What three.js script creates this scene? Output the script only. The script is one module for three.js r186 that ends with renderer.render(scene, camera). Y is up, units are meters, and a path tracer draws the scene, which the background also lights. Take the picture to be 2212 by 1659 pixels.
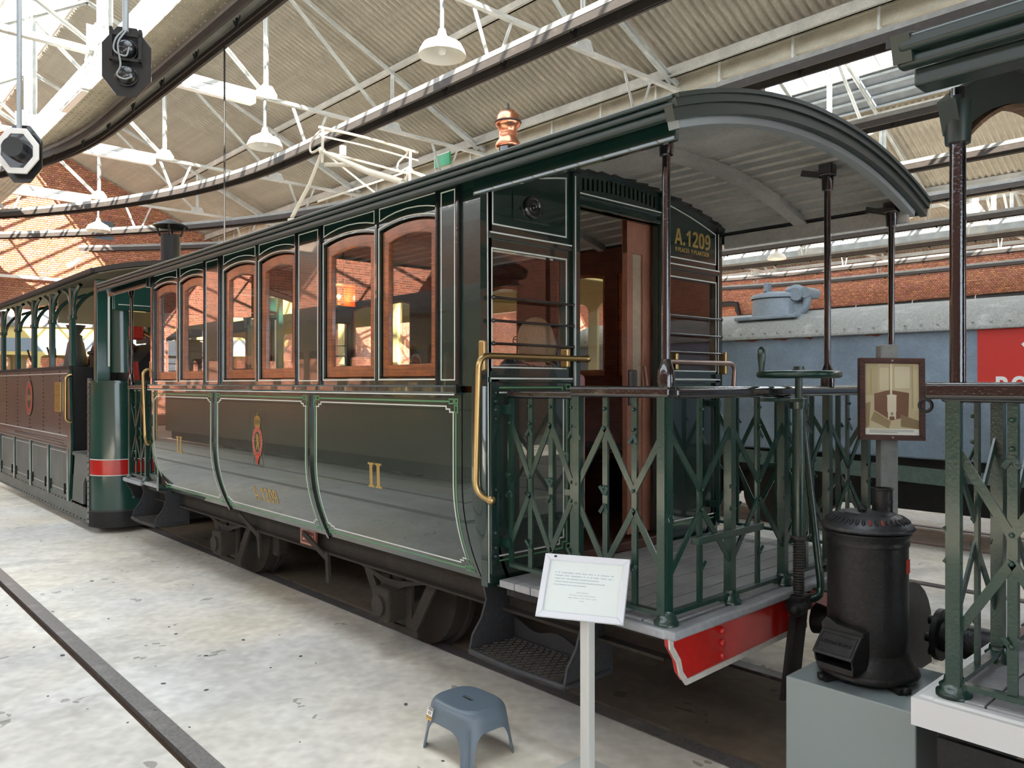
import * as THREE from 'three';
import { RoundedBoxGeometry } from 'three/addons/geometries/RoundedBoxGeometry.js';
import { mergeGeometries } from 'three/addons/utils/BufferGeometryUtils.js';
import { MarchingCubes } from 'three/addons/objects/MarchingCubes.js';
import { FontLoader } from 'three/addons/loaders/FontLoader.js';
import { TextGeometry } from 'three/addons/geometries/TextGeometry.js';

// ---------- camera, sky, sun, exposure ----------
const scene = new THREE.Scene();
const camera = new THREE.PerspectiveCamera(2 * Math.atan(829.5 / 1690) * 180 / Math.PI, 2212 / 1659, 0.05, 200);
camera.position.set(2.74, 1.54, 3.32);
camera.lookAt(2.74 - 0.73632, 1.54, 3.32 - 0.67663);
scene.background = new THREE.Color().setRGB(0.80, 0.90, 1.0);
scene.backgroundIntensity = 9;
const sun = new THREE.DirectionalLight(new THREE.Color().setRGB(1, 0.90, 0.76), 60);
sun.position.set(26.7, 24.1, 17.4);
sun.castShadow = true; sun.shadow.mapSize.set(4096, 4096); sun.shadow.bias = -0.0005;
Object.assign(sun.shadow.camera, { left: -45, right: 45, top: 45, bottom: -45, near: 1, far: 110 });
scene.add(sun, sun.target);
const renderer = new THREE.WebGLRenderer({ antialias: true });
renderer.toneMapping = THREE.LinearToneMapping;
renderer.toneMappingExposure = 0.74;
renderer.shadowMap.enabled = true;

// ---------- helpers ----------
let seed = 7;
const rnd = () => { seed = (seed * 1664525 + 1013904223) >>> 0; return seed / 4294967296; };
const rr = (a, b) => a + (b - a) * rnd();
const V = (x, y, z) => new THREE.Vector3(x, y, z);
const lin = (r, g, b) => new THREE.Color().setRGB(r, g, b);
const baseOf = new WeakMap(), names = {};
const numbered = (n) => { const k = names[n] = (names[n] ?? -1) + 1; return k ? n + '_' + String(k).padStart(3, '0') : n; };
// uv in metres by the dominant axis of each face
function boxUV(g) {
  const p = g.attributes.position, n = p.count, uv = new Float32Array(n * 2), a = V(), b = V(), c = V();
  for (let i = 0; i < n; i += 3) {
    a.fromBufferAttribute(p, i); b.fromBufferAttribute(p, i + 1).sub(a); c.fromBufferAttribute(p, i + 2).sub(a); b.cross(c);
    const X = Math.abs(b.x), Y = Math.abs(b.y), Z = Math.abs(b.z);
    for (let k = i; k < i + 3; k++) {
      const x = p.getX(k), y = p.getY(k), z = p.getZ(k);
      if (Y >= X && Y >= Z) { uv[2 * k] = x; uv[2 * k + 1] = z; } else if (X >= Z) { uv[2 * k] = z; uv[2 * k + 1] = y; } else { uv[2 * k] = x; uv[2 * k + 1] = y; }
    }
  }
  g.setAttribute('uv', new THREE.BufferAttribute(uv, 2));
}
function join(geoms, keepUV) {
  const list = (Array.isArray(geoms) ? geoms.flat(3) : [geoms]).filter(Boolean).map((g) => {
    const q = g.index ? g.toNonIndexed() : g.clone();
    for (const k of Object.keys(q.attributes)) if (!['position', 'normal', 'uv'].includes(k)) q.deleteAttribute(k);
    if (!q.attributes.normal) q.computeVertexNormals();
    if (!keepUV || !q.attributes.uv) boxUV(q);
    return q;
  });
  return list.length > 1 ? mergeGeometries(list) : list[0];
}
function thing(name, label, category, base = [0, 0, 0], group) {
  const o = new THREE.Group(); o.name = numbered(name); o.position.set(...base); o.userData = { label, category };
  if (group) o.userData.group = group;
  baseOf.set(o, base); scene.add(o); return o;
}
function structure(name, label) {
  const o = new THREE.Group(); o.name = numbered(name); o.userData = { label, category: name.split('_')[0], kind: 'structure' };
  baseOf.set(o, [0, 0, 0]); scene.add(o); return o;
}
// geometry is given in world coordinates; parent is a thing, or a part (then this is a sub-part)
function part(parent, name, geoms, mat, label, keepUV) {
  const b = baseOf.get(parent), g = join(geoms, keepUV); g.translate(-b[0], -b[1], -b[2]);
  const m = new THREE.Mesh(g, mat); m.name = name; m.castShadow = m.receiveShadow = true;
  if (label) m.userData.label = label;
  baseOf.set(m, b); parent.add(m); return m;
}
function copy(o, [dx, dy, dz], label) {
  const c = o.clone(); c.name = numbered(o.name.replace(/_\d{3}$/, '')); c.position.add(V(dx, dy, dz));
  c.userData = { ...o.userData, label }; scene.add(c); return c;
}
const box = (x0, x1, y0, y1, z0, z1) => new THREE.BoxGeometry(Math.abs(x1 - x0), Math.abs(y1 - y0), Math.abs(z1 - z0)).translate((x0 + x1) / 2, (y0 + y1) / 2, (z0 + z1) / 2);
const rbox = (x0, x1, y0, y1, z0, z1, r = 0.01, s = 2) => new RoundedBoxGeometry(Math.abs(x1 - x0), Math.abs(y1 - y0), Math.abs(z1 - z0), s, r).translate((x0 + x1) / 2, (y0 + y1) / 2, (z0 + z1) / 2);
const P3 = (p) => p.isVector3 ? p : V(...p);
function cyl(p0, p1, r0, r1 = r0, seg = 12) {
  const a = P3(p0), b = P3(p1), d = b.clone().sub(a), g = new THREE.CylinderGeometry(r1, r0, d.length(), seg);
  g.applyQuaternion(new THREE.Quaternion().setFromUnitVectors(V(0, 1, 0), d.normalize()));
  return g.translate((a.x + b.x) / 2, (a.y + b.y) / 2, (a.z + b.z) / 2);
}
// flat bar from p0 to p1: width w in the plane whose normal is nrm, thickness t along nrm
function bar(p0, p1, w, t, nrm = [0, 0, 1]) {
  const a = P3(p0), b = P3(p1), d = b.clone().sub(a), L = d.length(); d.normalize();
  const n = V(...nrm).addScaledVector(d, -V(...nrm).dot(d)).normalize(), s = new THREE.Vector3().crossVectors(d, n);
  const g = new THREE.BoxGeometry(w, L, t).applyMatrix4(new THREE.Matrix4().makeBasis(s, d, n));
  return g.translate((a.x + b.x) / 2, (a.y + b.y) / 2, (a.z + b.z) / 2);
}
const tube = (pts, r, seg = 40, rad = 8, closed = false, tension = 0.5) => new THREE.TubeGeometry(new THREE.CatmullRomCurve3(pts.map(P3), closed, 'catmullrom', tension), seg, r, rad, closed);
// straight legs with rounded elbows
function bent(pts, r, e = 0.04, rad = 10) {
  const P = pts.map(P3), path = new THREE.CurvePath(); let last = P[0];
  for (let i = 1; i < P.length; i++) {
    if (i === P.length - 1) { path.add(new THREE.LineCurve3(last, P[i])); break; }
    const a = P[i].clone().addScaledVector(P[i - 1].clone().sub(P[i]).normalize(), e), b = P[i].clone().addScaledVector(P[i + 1].clone().sub(P[i]).normalize(), e);
    path.add(new THREE.LineCurve3(last, a)); path.add(new THREE.QuadraticBezierCurve3(a, P[i], b)); last = b;
  }
  return new THREE.TubeGeometry(path, 16 * P.length, r, rad, false);
}
const lathe = (prof, [x, y, z], seg = 32) => new THREE.LatheGeometry(prof.map(([r, h]) => new THREE.Vector2(r, h)), seg).translate(x, y, z);
const ball = ([x, y, z], r, s = 12) => new THREE.SphereGeometry(r, s, Math.ceil(s * 0.7)).translate(x, y, z);
const ring = ([x, y, z], R, r, axis = 'y', seg = 40) => { const g = new THREE.TorusGeometry(R, r, 8, seg); if (axis === 'y') g.rotateX(Math.PI / 2); if (axis === 'x') g.rotateY(Math.PI / 2); return g.translate(x, y, z); };
function shapeOf(pts, holes = []) {
  const mk = (P, q) => { q.moveTo(...P[0]); for (let i = 1; i < P.length; i++) q.lineTo(...P[i]); q.closePath(); return q; };
  const s = mk(pts, new THREE.Shape()); for (const h of holes) s.holes.push(mk(h, new THREE.Path())); return s;
}
// outline in (x, y) extruded along +z from z0 / outline in (z, y) extruded along -x from x0 / outline in (x, z) extruded along +y from y0
function exXY(pts, z0, d, holes, bev = 0) { return new THREE.ExtrudeGeometry(shapeOf(pts, holes), { depth: d - 2 * bev, bevelEnabled: bev > 0, bevelSize: bev, bevelThickness: bev, bevelOffset: -bev, bevelSegments: 1, curveSegments: 6 }).translate(0, 0, z0 + bev); }
function exZY(pts, x0, d, holes, bev = 0) { return exXY(pts, 0, d, holes, bev).rotateY(-Math.PI / 2).translate(x0, 0, 0); }
function exXZ(pts, y0, d, holes, bev = 0) { return exXY(pts.map(([x, z]) => [x, -z]), 0, d, (holes || []).map((h) => h.map(([x, z]) => [x, -z])), bev).rotateX(-Math.PI / 2).translate(0, y0, 0); }
// painted line or moulding: mitred ribbon of width w and thickness t along a polyline on a surface with normal nrm
function stripe(pts, w, nrm, t = 0.0016, closed = false) {
  const P = pts.map(P3), n = P.length, N = V(...nrm).normalize(), dir = (i, j) => P[(j + n) % n].clone().sub(P[(i + n) % n]).normalize(), A = [], m = closed ? n + 1 : n;
  for (let k = 0; k < m; k++) {
    const i = k % n, d0 = (closed || i > 0) ? dir(i - 1, i) : dir(i, i + 1), d1 = (closed || i < n - 1) ? dir(i, i + 1) : dir(i - 1, i);
    const s0 = new THREE.Vector3().crossVectors(d0, N).normalize(), s1 = new THREE.Vector3().crossVectors(d1, N).normalize(), s = s0.clone().add(s1); if (s.lengthSq() < 1e-6) s.copy(s0); s.normalize();
    s.multiplyScalar(w / 2 / Math.max(0.3, s.dot(s0))); const nn = new THREE.Vector3().crossVectors(s1, d1).normalize().multiplyScalar(t / 2);
    A.push([P[i], s, nn]);
  }
  const at = (k, a, b) => { const [p, s, q] = A[k]; return [p.x + s.x * a + q.x * b, p.y + s.y * a + q.y * b, p.z + s.z * a + q.z * b]; }, o = [];
  for (let k = 0; k + 1 < m; k++) for (const [a, b, c, e] of [[-1, 1, 1, 1], [1, 1, 1, -1], [1, -1, -1, -1], [-1, -1, -1, 1]]) o.push(at(k, a, b), at(k, c, e), at(k + 1, c, e), at(k, a, b), at(k + 1, c, e), at(k + 1, a, b));
  if (!closed) for (const [k, f] of [[0, 1], [m - 1, -1]]) { const q = [at(k, -1, 1), at(k, 1, 1), at(k, 1, -1), at(k, -1, -1)]; if (f < 0) q.reverse(); o.push(q[0], q[2], q[1], q[0], q[3], q[2]); }
  const g = new THREE.BufferGeometry(); g.setAttribute('position', new THREE.Float32BufferAttribute(o.flat(), 3)); g.computeVertexNormals(); return g;
}
// grid surface: f(i/nu, j/nv) -> [x, y, z]
function surf(f, nu, nv) {
  const p = [], ix = [];
  for (let j = 0; j <= nv; j++) for (let i = 0; i <= nu; i++) p.push(...f(i / nu, j / nv));
  for (let j = 0; j < nv; j++) for (let i = 0; i < nu; i++) { const a = j * (nu + 1) + i, b = a + 1, c = a + nu + 1; ix.push(a, b, c, b, c + 1, c); }
  const g = new THREE.BufferGeometry(); g.setAttribute('position', new THREE.Float32BufferAttribute(p, 3)); g.setIndex(ix); g.computeVertexNormals(); return g;
}
// closed slab between two grid surfaces
function slab(f, g2, nu, nv) {
  const e = (k) => (u, v) => { const a = k(u, 0), b = k(u, 1); return a.map((q, i) => q + (b[i] - q) * v); };
  return [surf(f, nu, nv), surf((u, v) => g2(1 - u, v), nu, nv),
    surf(e((u, s) => (s ? f : g2)(u, 0)), nu, 1), surf(e((u, s) => (s ? g2 : f)(u, 1)), nu, 1), surf(e((u, s) => (s ? g2 : f)(0, u)), nv, 1), surf(e((u, s) => (s ? f : g2)(1, u)), nv, 1)];
}
function metaball(sdf, [cx, cy, cz], half, res) {
  const m = new MarchingCubes(res, new THREE.MeshStandardMaterial(), false, false, 200000); m.isolation = 0;
  const h = res / 2;
  for (let k = 0; k < res; k++) for (let j = 0; j < res; j++) for (let i = 0; i < res; i++)
    m.field[i + j * res + k * res * res] = -sdf(cx + (i - h) / h * half, cy + (j - h) / h * half, cz + (k - h) / h * half);
  m.update();
  const n = m.count, g = new THREE.BufferGeometry(), pos = new Float32Array(m.positionArray.slice(0, n * 3)), nor = new Float32Array(m.normalArray.slice(0, n * 3));
  for (let i = 0; i < n; i++) { pos[3 * i] = cx + pos[3 * i] * half; pos[3 * i + 1] = cy + pos[3 * i + 1] * half; pos[3 * i + 2] = cz + pos[3 * i + 2] * half; }
  g.setAttribute('position', new THREE.BufferAttribute(pos, 3)); g.setAttribute('normal', new THREE.BufferAttribute(nor, 3)); return g;
}
const capsule = (x, y, z, a, b, ra, rb) => { const ab = [b[0] - a[0], b[1] - a[1], b[2] - a[2]], ap = [x - a[0], y - a[1], z - a[2]], t = Math.max(0, Math.min(1, (ap[0] * ab[0] + ap[1] * ab[1] + ap[2] * ab[2]) / (ab[0] ** 2 + ab[1] ** 2 + ab[2] ** 2 + 1e-9))); return Math.hypot(ap[0] - ab[0] * t, ap[1] - ab[1] * t, ap[2] - ab[2] * t) - ra - (rb - ra) * t; };
const smin = (a, b, k) => { const h = Math.max(k - Math.abs(a - b), 0) / k; return Math.min(a, b) - h * h * k * 0.25; };

// ---------- textures ----------
const hash = (x, y) => { let h = Math.imul(x | 0, 374761393) + Math.imul(y | 0, 668265263); h = Math.imul(h ^ (h >>> 13), 1274126177); return ((h ^ (h >>> 16)) >>> 0) / 4294967296; };
function vnoise(x, y, per) { const xi = Math.floor(x), yi = Math.floor(y), fx = x - xi, fy = y - yi, w = (t) => t * t * (3 - 2 * t), m = (v) => ((v % per) + per) % per, u = w(fx), v = w(fy);
  const a = hash(m(xi), m(yi)), b = hash(m(xi + 1), m(yi)), c = hash(m(xi), m(yi + 1)), d = hash(m(xi + 1), m(yi + 1)); return a + (b - a) * u + (c - a) * v + (a - b - c + d) * u * v; }
const fbm = (u, v, f, o = 4) => { let s = 0, a = 0.5, t = 0; for (let i = 0; i < o; i++) { s += a * vnoise(u * f + i * 17.3, v * f + i * 9.1, f); t += a; a /= 2; f *= 2; } return s / t; };
function tex(w, h, fn, metres, srgb = true) {
  const d = new Uint8Array(w * h * 4);
  for (let j = 0; j < h; j++) for (let i = 0; i < w; i++) { const c = fn(i / w, j / h), o = (j * w + i) * 4; for (let k = 0; k < 3; k++) d[o + k] = Math.max(0, Math.min(255, c[k] * 255)); d[o + 3] = 255; }
  const t = new THREE.DataTexture(d, w, h); t.magFilter = THREE.LinearFilter; t.wrapS = t.wrapT = THREE.RepeatWrapping; if (srgb) t.colorSpace = THREE.SRGBColorSpace;
  if (metres) t.repeat.set(1 / metres[0], 1 / metres[1]); t.needsUpdate = true; return t;
}
function canvasTex(w, h, draw) { const c = document.createElement('canvas'); c.width = w; c.height = h; draw(c.getContext('2d'), w, h); const t = new THREE.CanvasTexture(c); t.colorSpace = THREE.SRGBColorSpace; return t; }
const std = (color, roughness = 0.6, metalness = 0, more = {}) => new THREE.MeshStandardMaterial({ color, roughness, metalness, ...more });
const phys = (color, roughness, more = {}) => new THREE.MeshPhysicalMaterial({ color, roughness, ...more });

const grainTex = tex(512, 512, (u, v) => { const g = fbm(u, v, 4, 2), s = fbm(u * 1, v * 1, 64, 2); const w = 0.5 + 0.5 * Math.sin((v * 26 + g * 5 + vnoise(u * 6, v * 90, 90) * 0.9) * 6.28); const k = 0.72 + 0.2 * w + 0.12 * (s - 0.5); return [k, k * 0.97, k * 0.93]; }, [0.5, 0.5]);
const woodTex = tex(512, 512, (u, v) => { const g = fbm(u, v, 8, 3), l = vnoise(u * 4, v * 120, 120), k = 0.8 + 0.28 * (g - 0.5) + 0.28 * (l - 0.5); return [k, k, k]; }, [0.4, 0.4]);
const wobble = tex(256, 256, (u, v) => { const k = fbm(u, v, 5, 2); return [k, k, k]; }, [1.7, 1.7], false);
const fine = tex(256, 256, (u, v) => { const k = fbm(u, v, 40, 3); return [k, k, k]; }, [0.3, 0.3], false);
const blotch = tex(512, 512, (u, v) => { const k = 0.86 + 0.26 * (fbm(u, v, 6, 5) - 0.5) + 0.1 * (fbm(u, v, 90, 2) - 0.5); return [k, k, k]; }, [1.3, 1.3]);
const dusty = tex(512, 512, (u, v) => { const a = fbm(u, v, 8, 5), k = 0.8 + 0.5 * Math.max(0, a - 0.55) + 0.22 * (fbm(u, v, 80, 2) - 0.5); return [k, k, k * 0.98]; }, [0.8, 0.8]);

const M = {
  green: phys(lin(0.0055, 0.022, 0.018), 0.22, { clearcoat: 1, clearcoatRoughness: 0.02 }),
  greenSide: phys(lin(0.008, 0.019, 0.016), 0.25, { clearcoat: 1, clearcoatRoughness: 0.015, ior: 1.6, bumpMap: wobble, bumpScale: 0.0035 }),
  greenIron: phys(lin(0.006, 0.036, 0.026), 0.3, { clearcoat: 0.45, clearcoatRoughness: 0.1, bumpMap: fine, bumpScale: 0.0012 }),
  blackGloss: phys(lin(0.008, 0.008, 0.010), 0.16, { clearcoat: 1, clearcoatRoughness: 0.06, bumpMap: fine, bumpScale: 0.0008 }),
  line: std(lin(0.62, 0.66, 0.62), 0.5), lineGreen: std(lin(0.10, 0.26, 0.12), 0.5), gold: std(lin(0.36, 0.24, 0.07), 0.45, 0.15),
  sash: phys(lin(0.36, 0.105, 0.026), 0.34, { map: woodTex, clearcoat: 0.6, clearcoatRoughness: 0.1 }),
  innerWood: std(lin(0.10, 0.030, 0.018), 0.5, 0, { map: woodTex }), doorWood: std(lin(0.36, 0.15, 0.09), 0.45, 0, { map: blotch }),
  glass: phys(0xffffff, 0, { transmission: 1, thickness: 0, ior: 1.5 }),
  brass: std(lin(0.46, 0.33, 0.15), 0.34, 1), greenDull: phys(lin(0.006, 0.020, 0.017), 0.42, { clearcoat: 0.3, clearcoatRoughness: 0.3 }), copper: std(lin(0.75, 0.33, 0.20), 0.3, 1, { bumpMap: fine, bumpScale: 0.0004 }),
  white: std(lin(0.62, 0.62, 0.60), 0.55, 0, { map: blotch }), board: std(lin(0.55, 0.55, 0.53), 0.5, 0, { map: blotch }), steelWhite: std(lin(0.74, 0.76, 0.72), 0.5, 0, { map: blotch }),
  deck: std(lin(0.46, 0.48, 0.50), 0.5, 0, { map: blotch }), deckEdge: std(lin(0.42, 0.45, 0.48), 0.5, 0, { map: blotch }), trimWhite: std(lin(0.72, 0.70, 0.64), 0.5, 0, { map: blotch }),
  red: phys(lin(0.64, 0.012, 0.009), 0.3, { clearcoat: 0.5, clearcoatRoughness: 0.15, map: blotch }),
  iron: std(lin(0.022, 0.022, 0.024), 0.55, 0.3, { map: dusty, bumpMap: fine, bumpScale: 0.001 }), dirty: std(lin(0.045, 0.036, 0.028), 0.9, 0, { map: dusty }), stepIron: std(lin(0.055, 0.058, 0.066), 0.6, 0.3, { map: dusty }),
  castIron: std(lin(0.030, 0.031, 0.034), 0.42, 0.45, { map: dusty, bumpMap: fine, bumpScale: 0.0012 }), wornIron: std(lin(0.11, 0.105, 0.10), 0.5, 0.5, { map: dusty }),
  trough: std(lin(0.055, 0.046, 0.042), 0.7, 0, { map: dusty }), troughTop: std(lin(0.34, 0.34, 0.32), 0.6, 0, { map: blotch }),
  cream: std(lin(0.60, 0.56, 0.44), 0.6, 0, { map: blotch }), corr: std(lin(0.50, 0.455, 0.37), 0.75, 0, { map: blotch, side: THREE.DoubleSide }), purlin: std(lin(0.62, 0.60, 0.53), 0.6, 0, { map: blotch }),
  girder: std(lin(0.58, 0.64, 0.66), 0.5, 0, { map: blotch }), galv: std(lin(0.36, 0.40, 0.43), 0.4, 0.5), greyPaint: std(lin(0.33, 0.36, 0.35), 0.45, 0, { map: blotch }),
  wagon: phys(lin(0.24, 0.315, 0.40), 0.42, { map: blotch, clearcoat: 0.2, clearcoatRoughness: 0.3 }), wagonRoof: std(lin(0.52, 0.54, 0.54), 0.55, 0, { map: dusty }), wagonHatch: std(lin(0.36, 0.44, 0.51), 0.5, 0, { map: blotch }),
  tramYellow: phys(lin(0.72, 0.60, 0.24), 0.3, { clearcoat: 0.6, clearcoatRoughness: 0.08 }), tramCream: phys(lin(0.27, 0.25, 0.18), 0.3, { clearcoat: 0.5, clearcoatRoughness: 0.1 }), tramDark: std(lin(0.03, 0.03, 0.035), 0.5), tramRoof: std(lin(0.34, 0.36, 0.39), 0.6, 0, { map: dusty }),
  plastic: phys(lin(0.115, 0.155, 0.195), 0.42, { clearcoat: 0.25, clearcoatRoughness: 0.3 }), alu: std(lin(0.72, 0.76, 0.82), 0.36, 0.35), poleWhite: std(lin(0.58, 0.60, 0.57), 0.45), pedestal: phys(lin(0.245, 0.295, 0.295), 0.4, { clearcoat: 0.4, clearcoatRoughness: 0.2 }),
  darkWoodFrame: std(lin(0.095, 0.030, 0.018), 0.5, 0, { map: woodTex }), rubber: std(lin(0.012, 0.012, 0.013), 0.6), plasticBlack: phys(lin(0.010, 0.012, 0.014), 0.3, { clearcoat: 0.5 }), cable: std(lin(0.24, 0.26, 0.27), 0.5), plainWhite: std(lin(0.72, 0.72, 0.70), 0.5),
  lampWhite: std(lin(0.72, 0.70, 0.62), 0.4, 0, { side: THREE.DoubleSide }), opal: phys(lin(0.8, 0.8, 0.76), 0.3), creamWire: std(lin(0.68, 0.64, 0.52), 0.5),
  loco: phys(lin(0.070, 0.080, 0.070), 0.34, { clearcoat: 0.5, clearcoatRoughness: 0.12, map: blotch }), locoGreen: phys(lin(0.008, 0.050, 0.038), 0.28, { clearcoat: 0.7, clearcoatRoughness: 0.08 }), locoGrey: std(lin(0.16, 0.175, 0.165), 0.5, 0, { map: blotch }),
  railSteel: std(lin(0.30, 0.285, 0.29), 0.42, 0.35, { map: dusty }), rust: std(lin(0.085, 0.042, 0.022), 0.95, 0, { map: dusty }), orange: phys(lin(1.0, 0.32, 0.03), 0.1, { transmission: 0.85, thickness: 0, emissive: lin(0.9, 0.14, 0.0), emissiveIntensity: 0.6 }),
  skin: std(lin(0.50, 0.30, 0.22), 0.55), hair: std(lin(0.30, 0.21, 0.115), 0.5, 0, { bumpMap: fine, bumpScale: 0.004 }), signGreen: std(lin(0.02, 0.30, 0.14), 0.4), pink: std(lin(0.36, 0.20, 0.19), 0.95, 0, { bumpMap: fine, bumpScale: 0.006 }),
};

// ================= the hall =================
// floor: concrete slabs with tram rails let in
const floorTex = tex(1024, 1024, (u, v) => {
  const a = fbm(u, v, 5, 5), b = fbm(u + 0.37, v + 0.11, 12, 5), c = fbm(u, v, 120, 2), s = fbm(u * 1, v * 1, 28, 3);
  let k = 0.82 + 0.22 * (a - 0.5) + 0.17 * (b - 0.5) + 0.12 * (c - 0.5);
  const stain = Math.max(0, Math.min(1, (b - 0.60) * 9)) * 0.10; k -= stain;
  const spk = s > 0.76 && c > 0.62 ? 0.22 : 0; k -= spk;
  const warm = 0.045 + 0.09 * (fbm(u + 0.7, v + 0.2, 7, 3) - 0.5);
  return [k + warm * 0.55, k + warm * 0.15, k - warm * 0.75 - 0.005];
}, [5.3, 5.3]);
const concrete = std(lin(1, 1, 1), 0.62, 0, { map: floorTex, bumpMap: floorTex, bumpScale: 0.004 });
const concreteDirtShade = std(lin(0.22, 0.18, 0.145), 0.9, 0, { map: floorTex, bumpMap: floorTex, bumpScale: 0.006 });  // brown dirt, with the shade under the coach also put into the colour
{
  const f = structure('floor', 'pale worn concrete floor with tram rails let in');
  const X0 = -27.3, X1 = 14; let z = 16;
  const rails = [];
  for (let k = 2; k >= -12; k--) { const c = 2.6 * k; rails.push([c + 0.5, -1], [c - 0.5, 1]); }   // [rail, side of its flange groove]
  rails.sort((a, b) => b[0] - a[0]);
  for (const [r, s] of rails) {
    const gz = r + s * 0.045, top = s > 0 ? gz + 0.017 : r + 0.055, bot = s > 0 ? r - 0.055 : gz - 0.017;
    if (z > top) part(f, 'concrete_slab', box(X0, X1, -0.3, 0, top, z), Math.abs((top + z) / 2) < 0.2 ? concreteDirtShade : concrete);
    part(f, 'rail', [s > 0 ? box(X0, X1, -0.2, 0.004, r - 0.055, gz - 0.017) : box(X0, X1, -0.2, 0.004, gz + 0.017, r + 0.055)], M.railSteel);
    part(f, 'groove', box(X0, X1, -0.2, -0.022, gz - 0.017, gz + 0.017), M.rust);
    z = bot;
  }
  part(f, 'concrete_slab', box(X0, X1, -0.3, 0, -32, z), concrete);
  const bits = []; for (let i = 0; i < 44; i++) { const x = rr(-4, 2.2), zz = rr(1.05, 2.4), q = rr(0.003, 0.010); bits.push(new THREE.IcosahedronGeometry(q, 0).scale(rr(0.8, 2.2), 0.35, rr(0.8, 1.6)).rotateY(rr(0, 3)).translate(x, q * 0.25, zz)); }
  const gr = part(f, 'grit', bits, std(lin(0.10, 0.09, 0.08), 0.9)); gr.userData.kind = 'stuff';
}
// brick walls: real bricks where the camera sees them
const brickMat = std(0xffffff, 0.85, 0, { bumpMap: fine, bumpScale: 0.003 });
const mortar = std(lin(0.60, 0.46, 0.37), 0.95, 0, { map: blotch });
const brickTex = tex(1024, 1024, (u, v) => { const R = Math.floor(v * 58), row = v * 58 - R, L = R % 2 ? 20 : 40, q = u * L + (R % 4 > 1 ? 0.5 : 0.25), B = Math.floor(q), j = row < 0.16 || q - B < (R % 2 ? 0.05 : 0.1); const h = hash(B, R), k = 0.86 + 0.3 * (h - 0.5) + 0.2 * (fbm(u, v, 80, 2) - 0.5); return j ? [0.70, 0.62, 0.55] : [0.70 * k, 0.385 * k, 0.285 * k]; }, [4.2, 4.06]);
const brickFlat = std(0xffffff, 0.85, 0, { map: brickTex });
const brickCols = []; for (let i = 0; i < 6; i++) { const k = rr(0.72, 1.15); brickCols.push(lin(0.43 * k, rr(0.165, 0.205) * k, rr(0.10, 0.135) * k)); }
const brickMats = brickCols.map((c) => std(c, 0.85, 0, { bumpMap: fine, bumpScale: 0.003 }));
// place(u, v) -> position on the wall, along the wall u and up v
function bricks(parent, u0, u1, v0, v1, place, turn, near, inside) {
  const L = 0.21, Hc = 0.07, st = new THREE.BoxGeometry(L - 0.014, Hc - 0.016, 0.05), hd = new THREE.BoxGeometry(L / 2 - 0.014, Hc - 0.016, 0.05);
  boxUV(join(st)); const lists = [[], []], all = [];
  for (let r = 0; v0 + (r + 0.5) * Hc < v1; r++) {
    const h = r % 2, s = h ? L / 2 : L;
    for (let i = 0; u0 + (i + 0.5) * s < u1; i++) { const u = u0 + (i + 0.5) * s + (h ? L / 4 : (r % 4) ? L / 2 : 0), v = v0 + (r + 0.5) * Hc; if (!inside || inside(u, v)) all.push([u, v, h, near(u, v)]); }
  }
  all.sort((a, b) => a[3] - b[3]);
  all.forEach(([u, v, h], i) => {
    if (i < 300) { const m = new THREE.Mesh(h ? hd : st, brickMats[Math.floor(rnd() * 6)]); m.name = 'brick'; m.position.set(...place(u, v)); m.rotation.y = turn; m.castShadow = m.receiveShadow = true; parent.add(m); } else lists[h].push([u, v]);
  });
  lists.forEach((l, h) => {
    const im = new THREE.InstancedMesh(h ? hd : st, brickMat, l.length); im.name = 'brickwork'; im.userData.kind = 'stuff'; im.castShadow = im.receiveShadow = true;
    const q = new THREE.Quaternion().setFromAxisAngle(V(0, 1, 0), turn), one = V(1, 1, 1);
    l.forEach(([u, v], i) => { im.setMatrixAt(i, new THREE.Matrix4().compose(V(...place(u, v)), q, one)); const k = rr(0.8, 1.18), c = brickCols[Math.floor(rnd() * 6)]; im.setColorAt(i, c.clone().multiplyScalar(k)); });
    parent.add(im);
  });
}
const XL = -27.3, ZR = -32, XB = 14, ZF = 16;
const slopeA = (z) => 7.2 + 0.44 * (z + 8.5);
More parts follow.
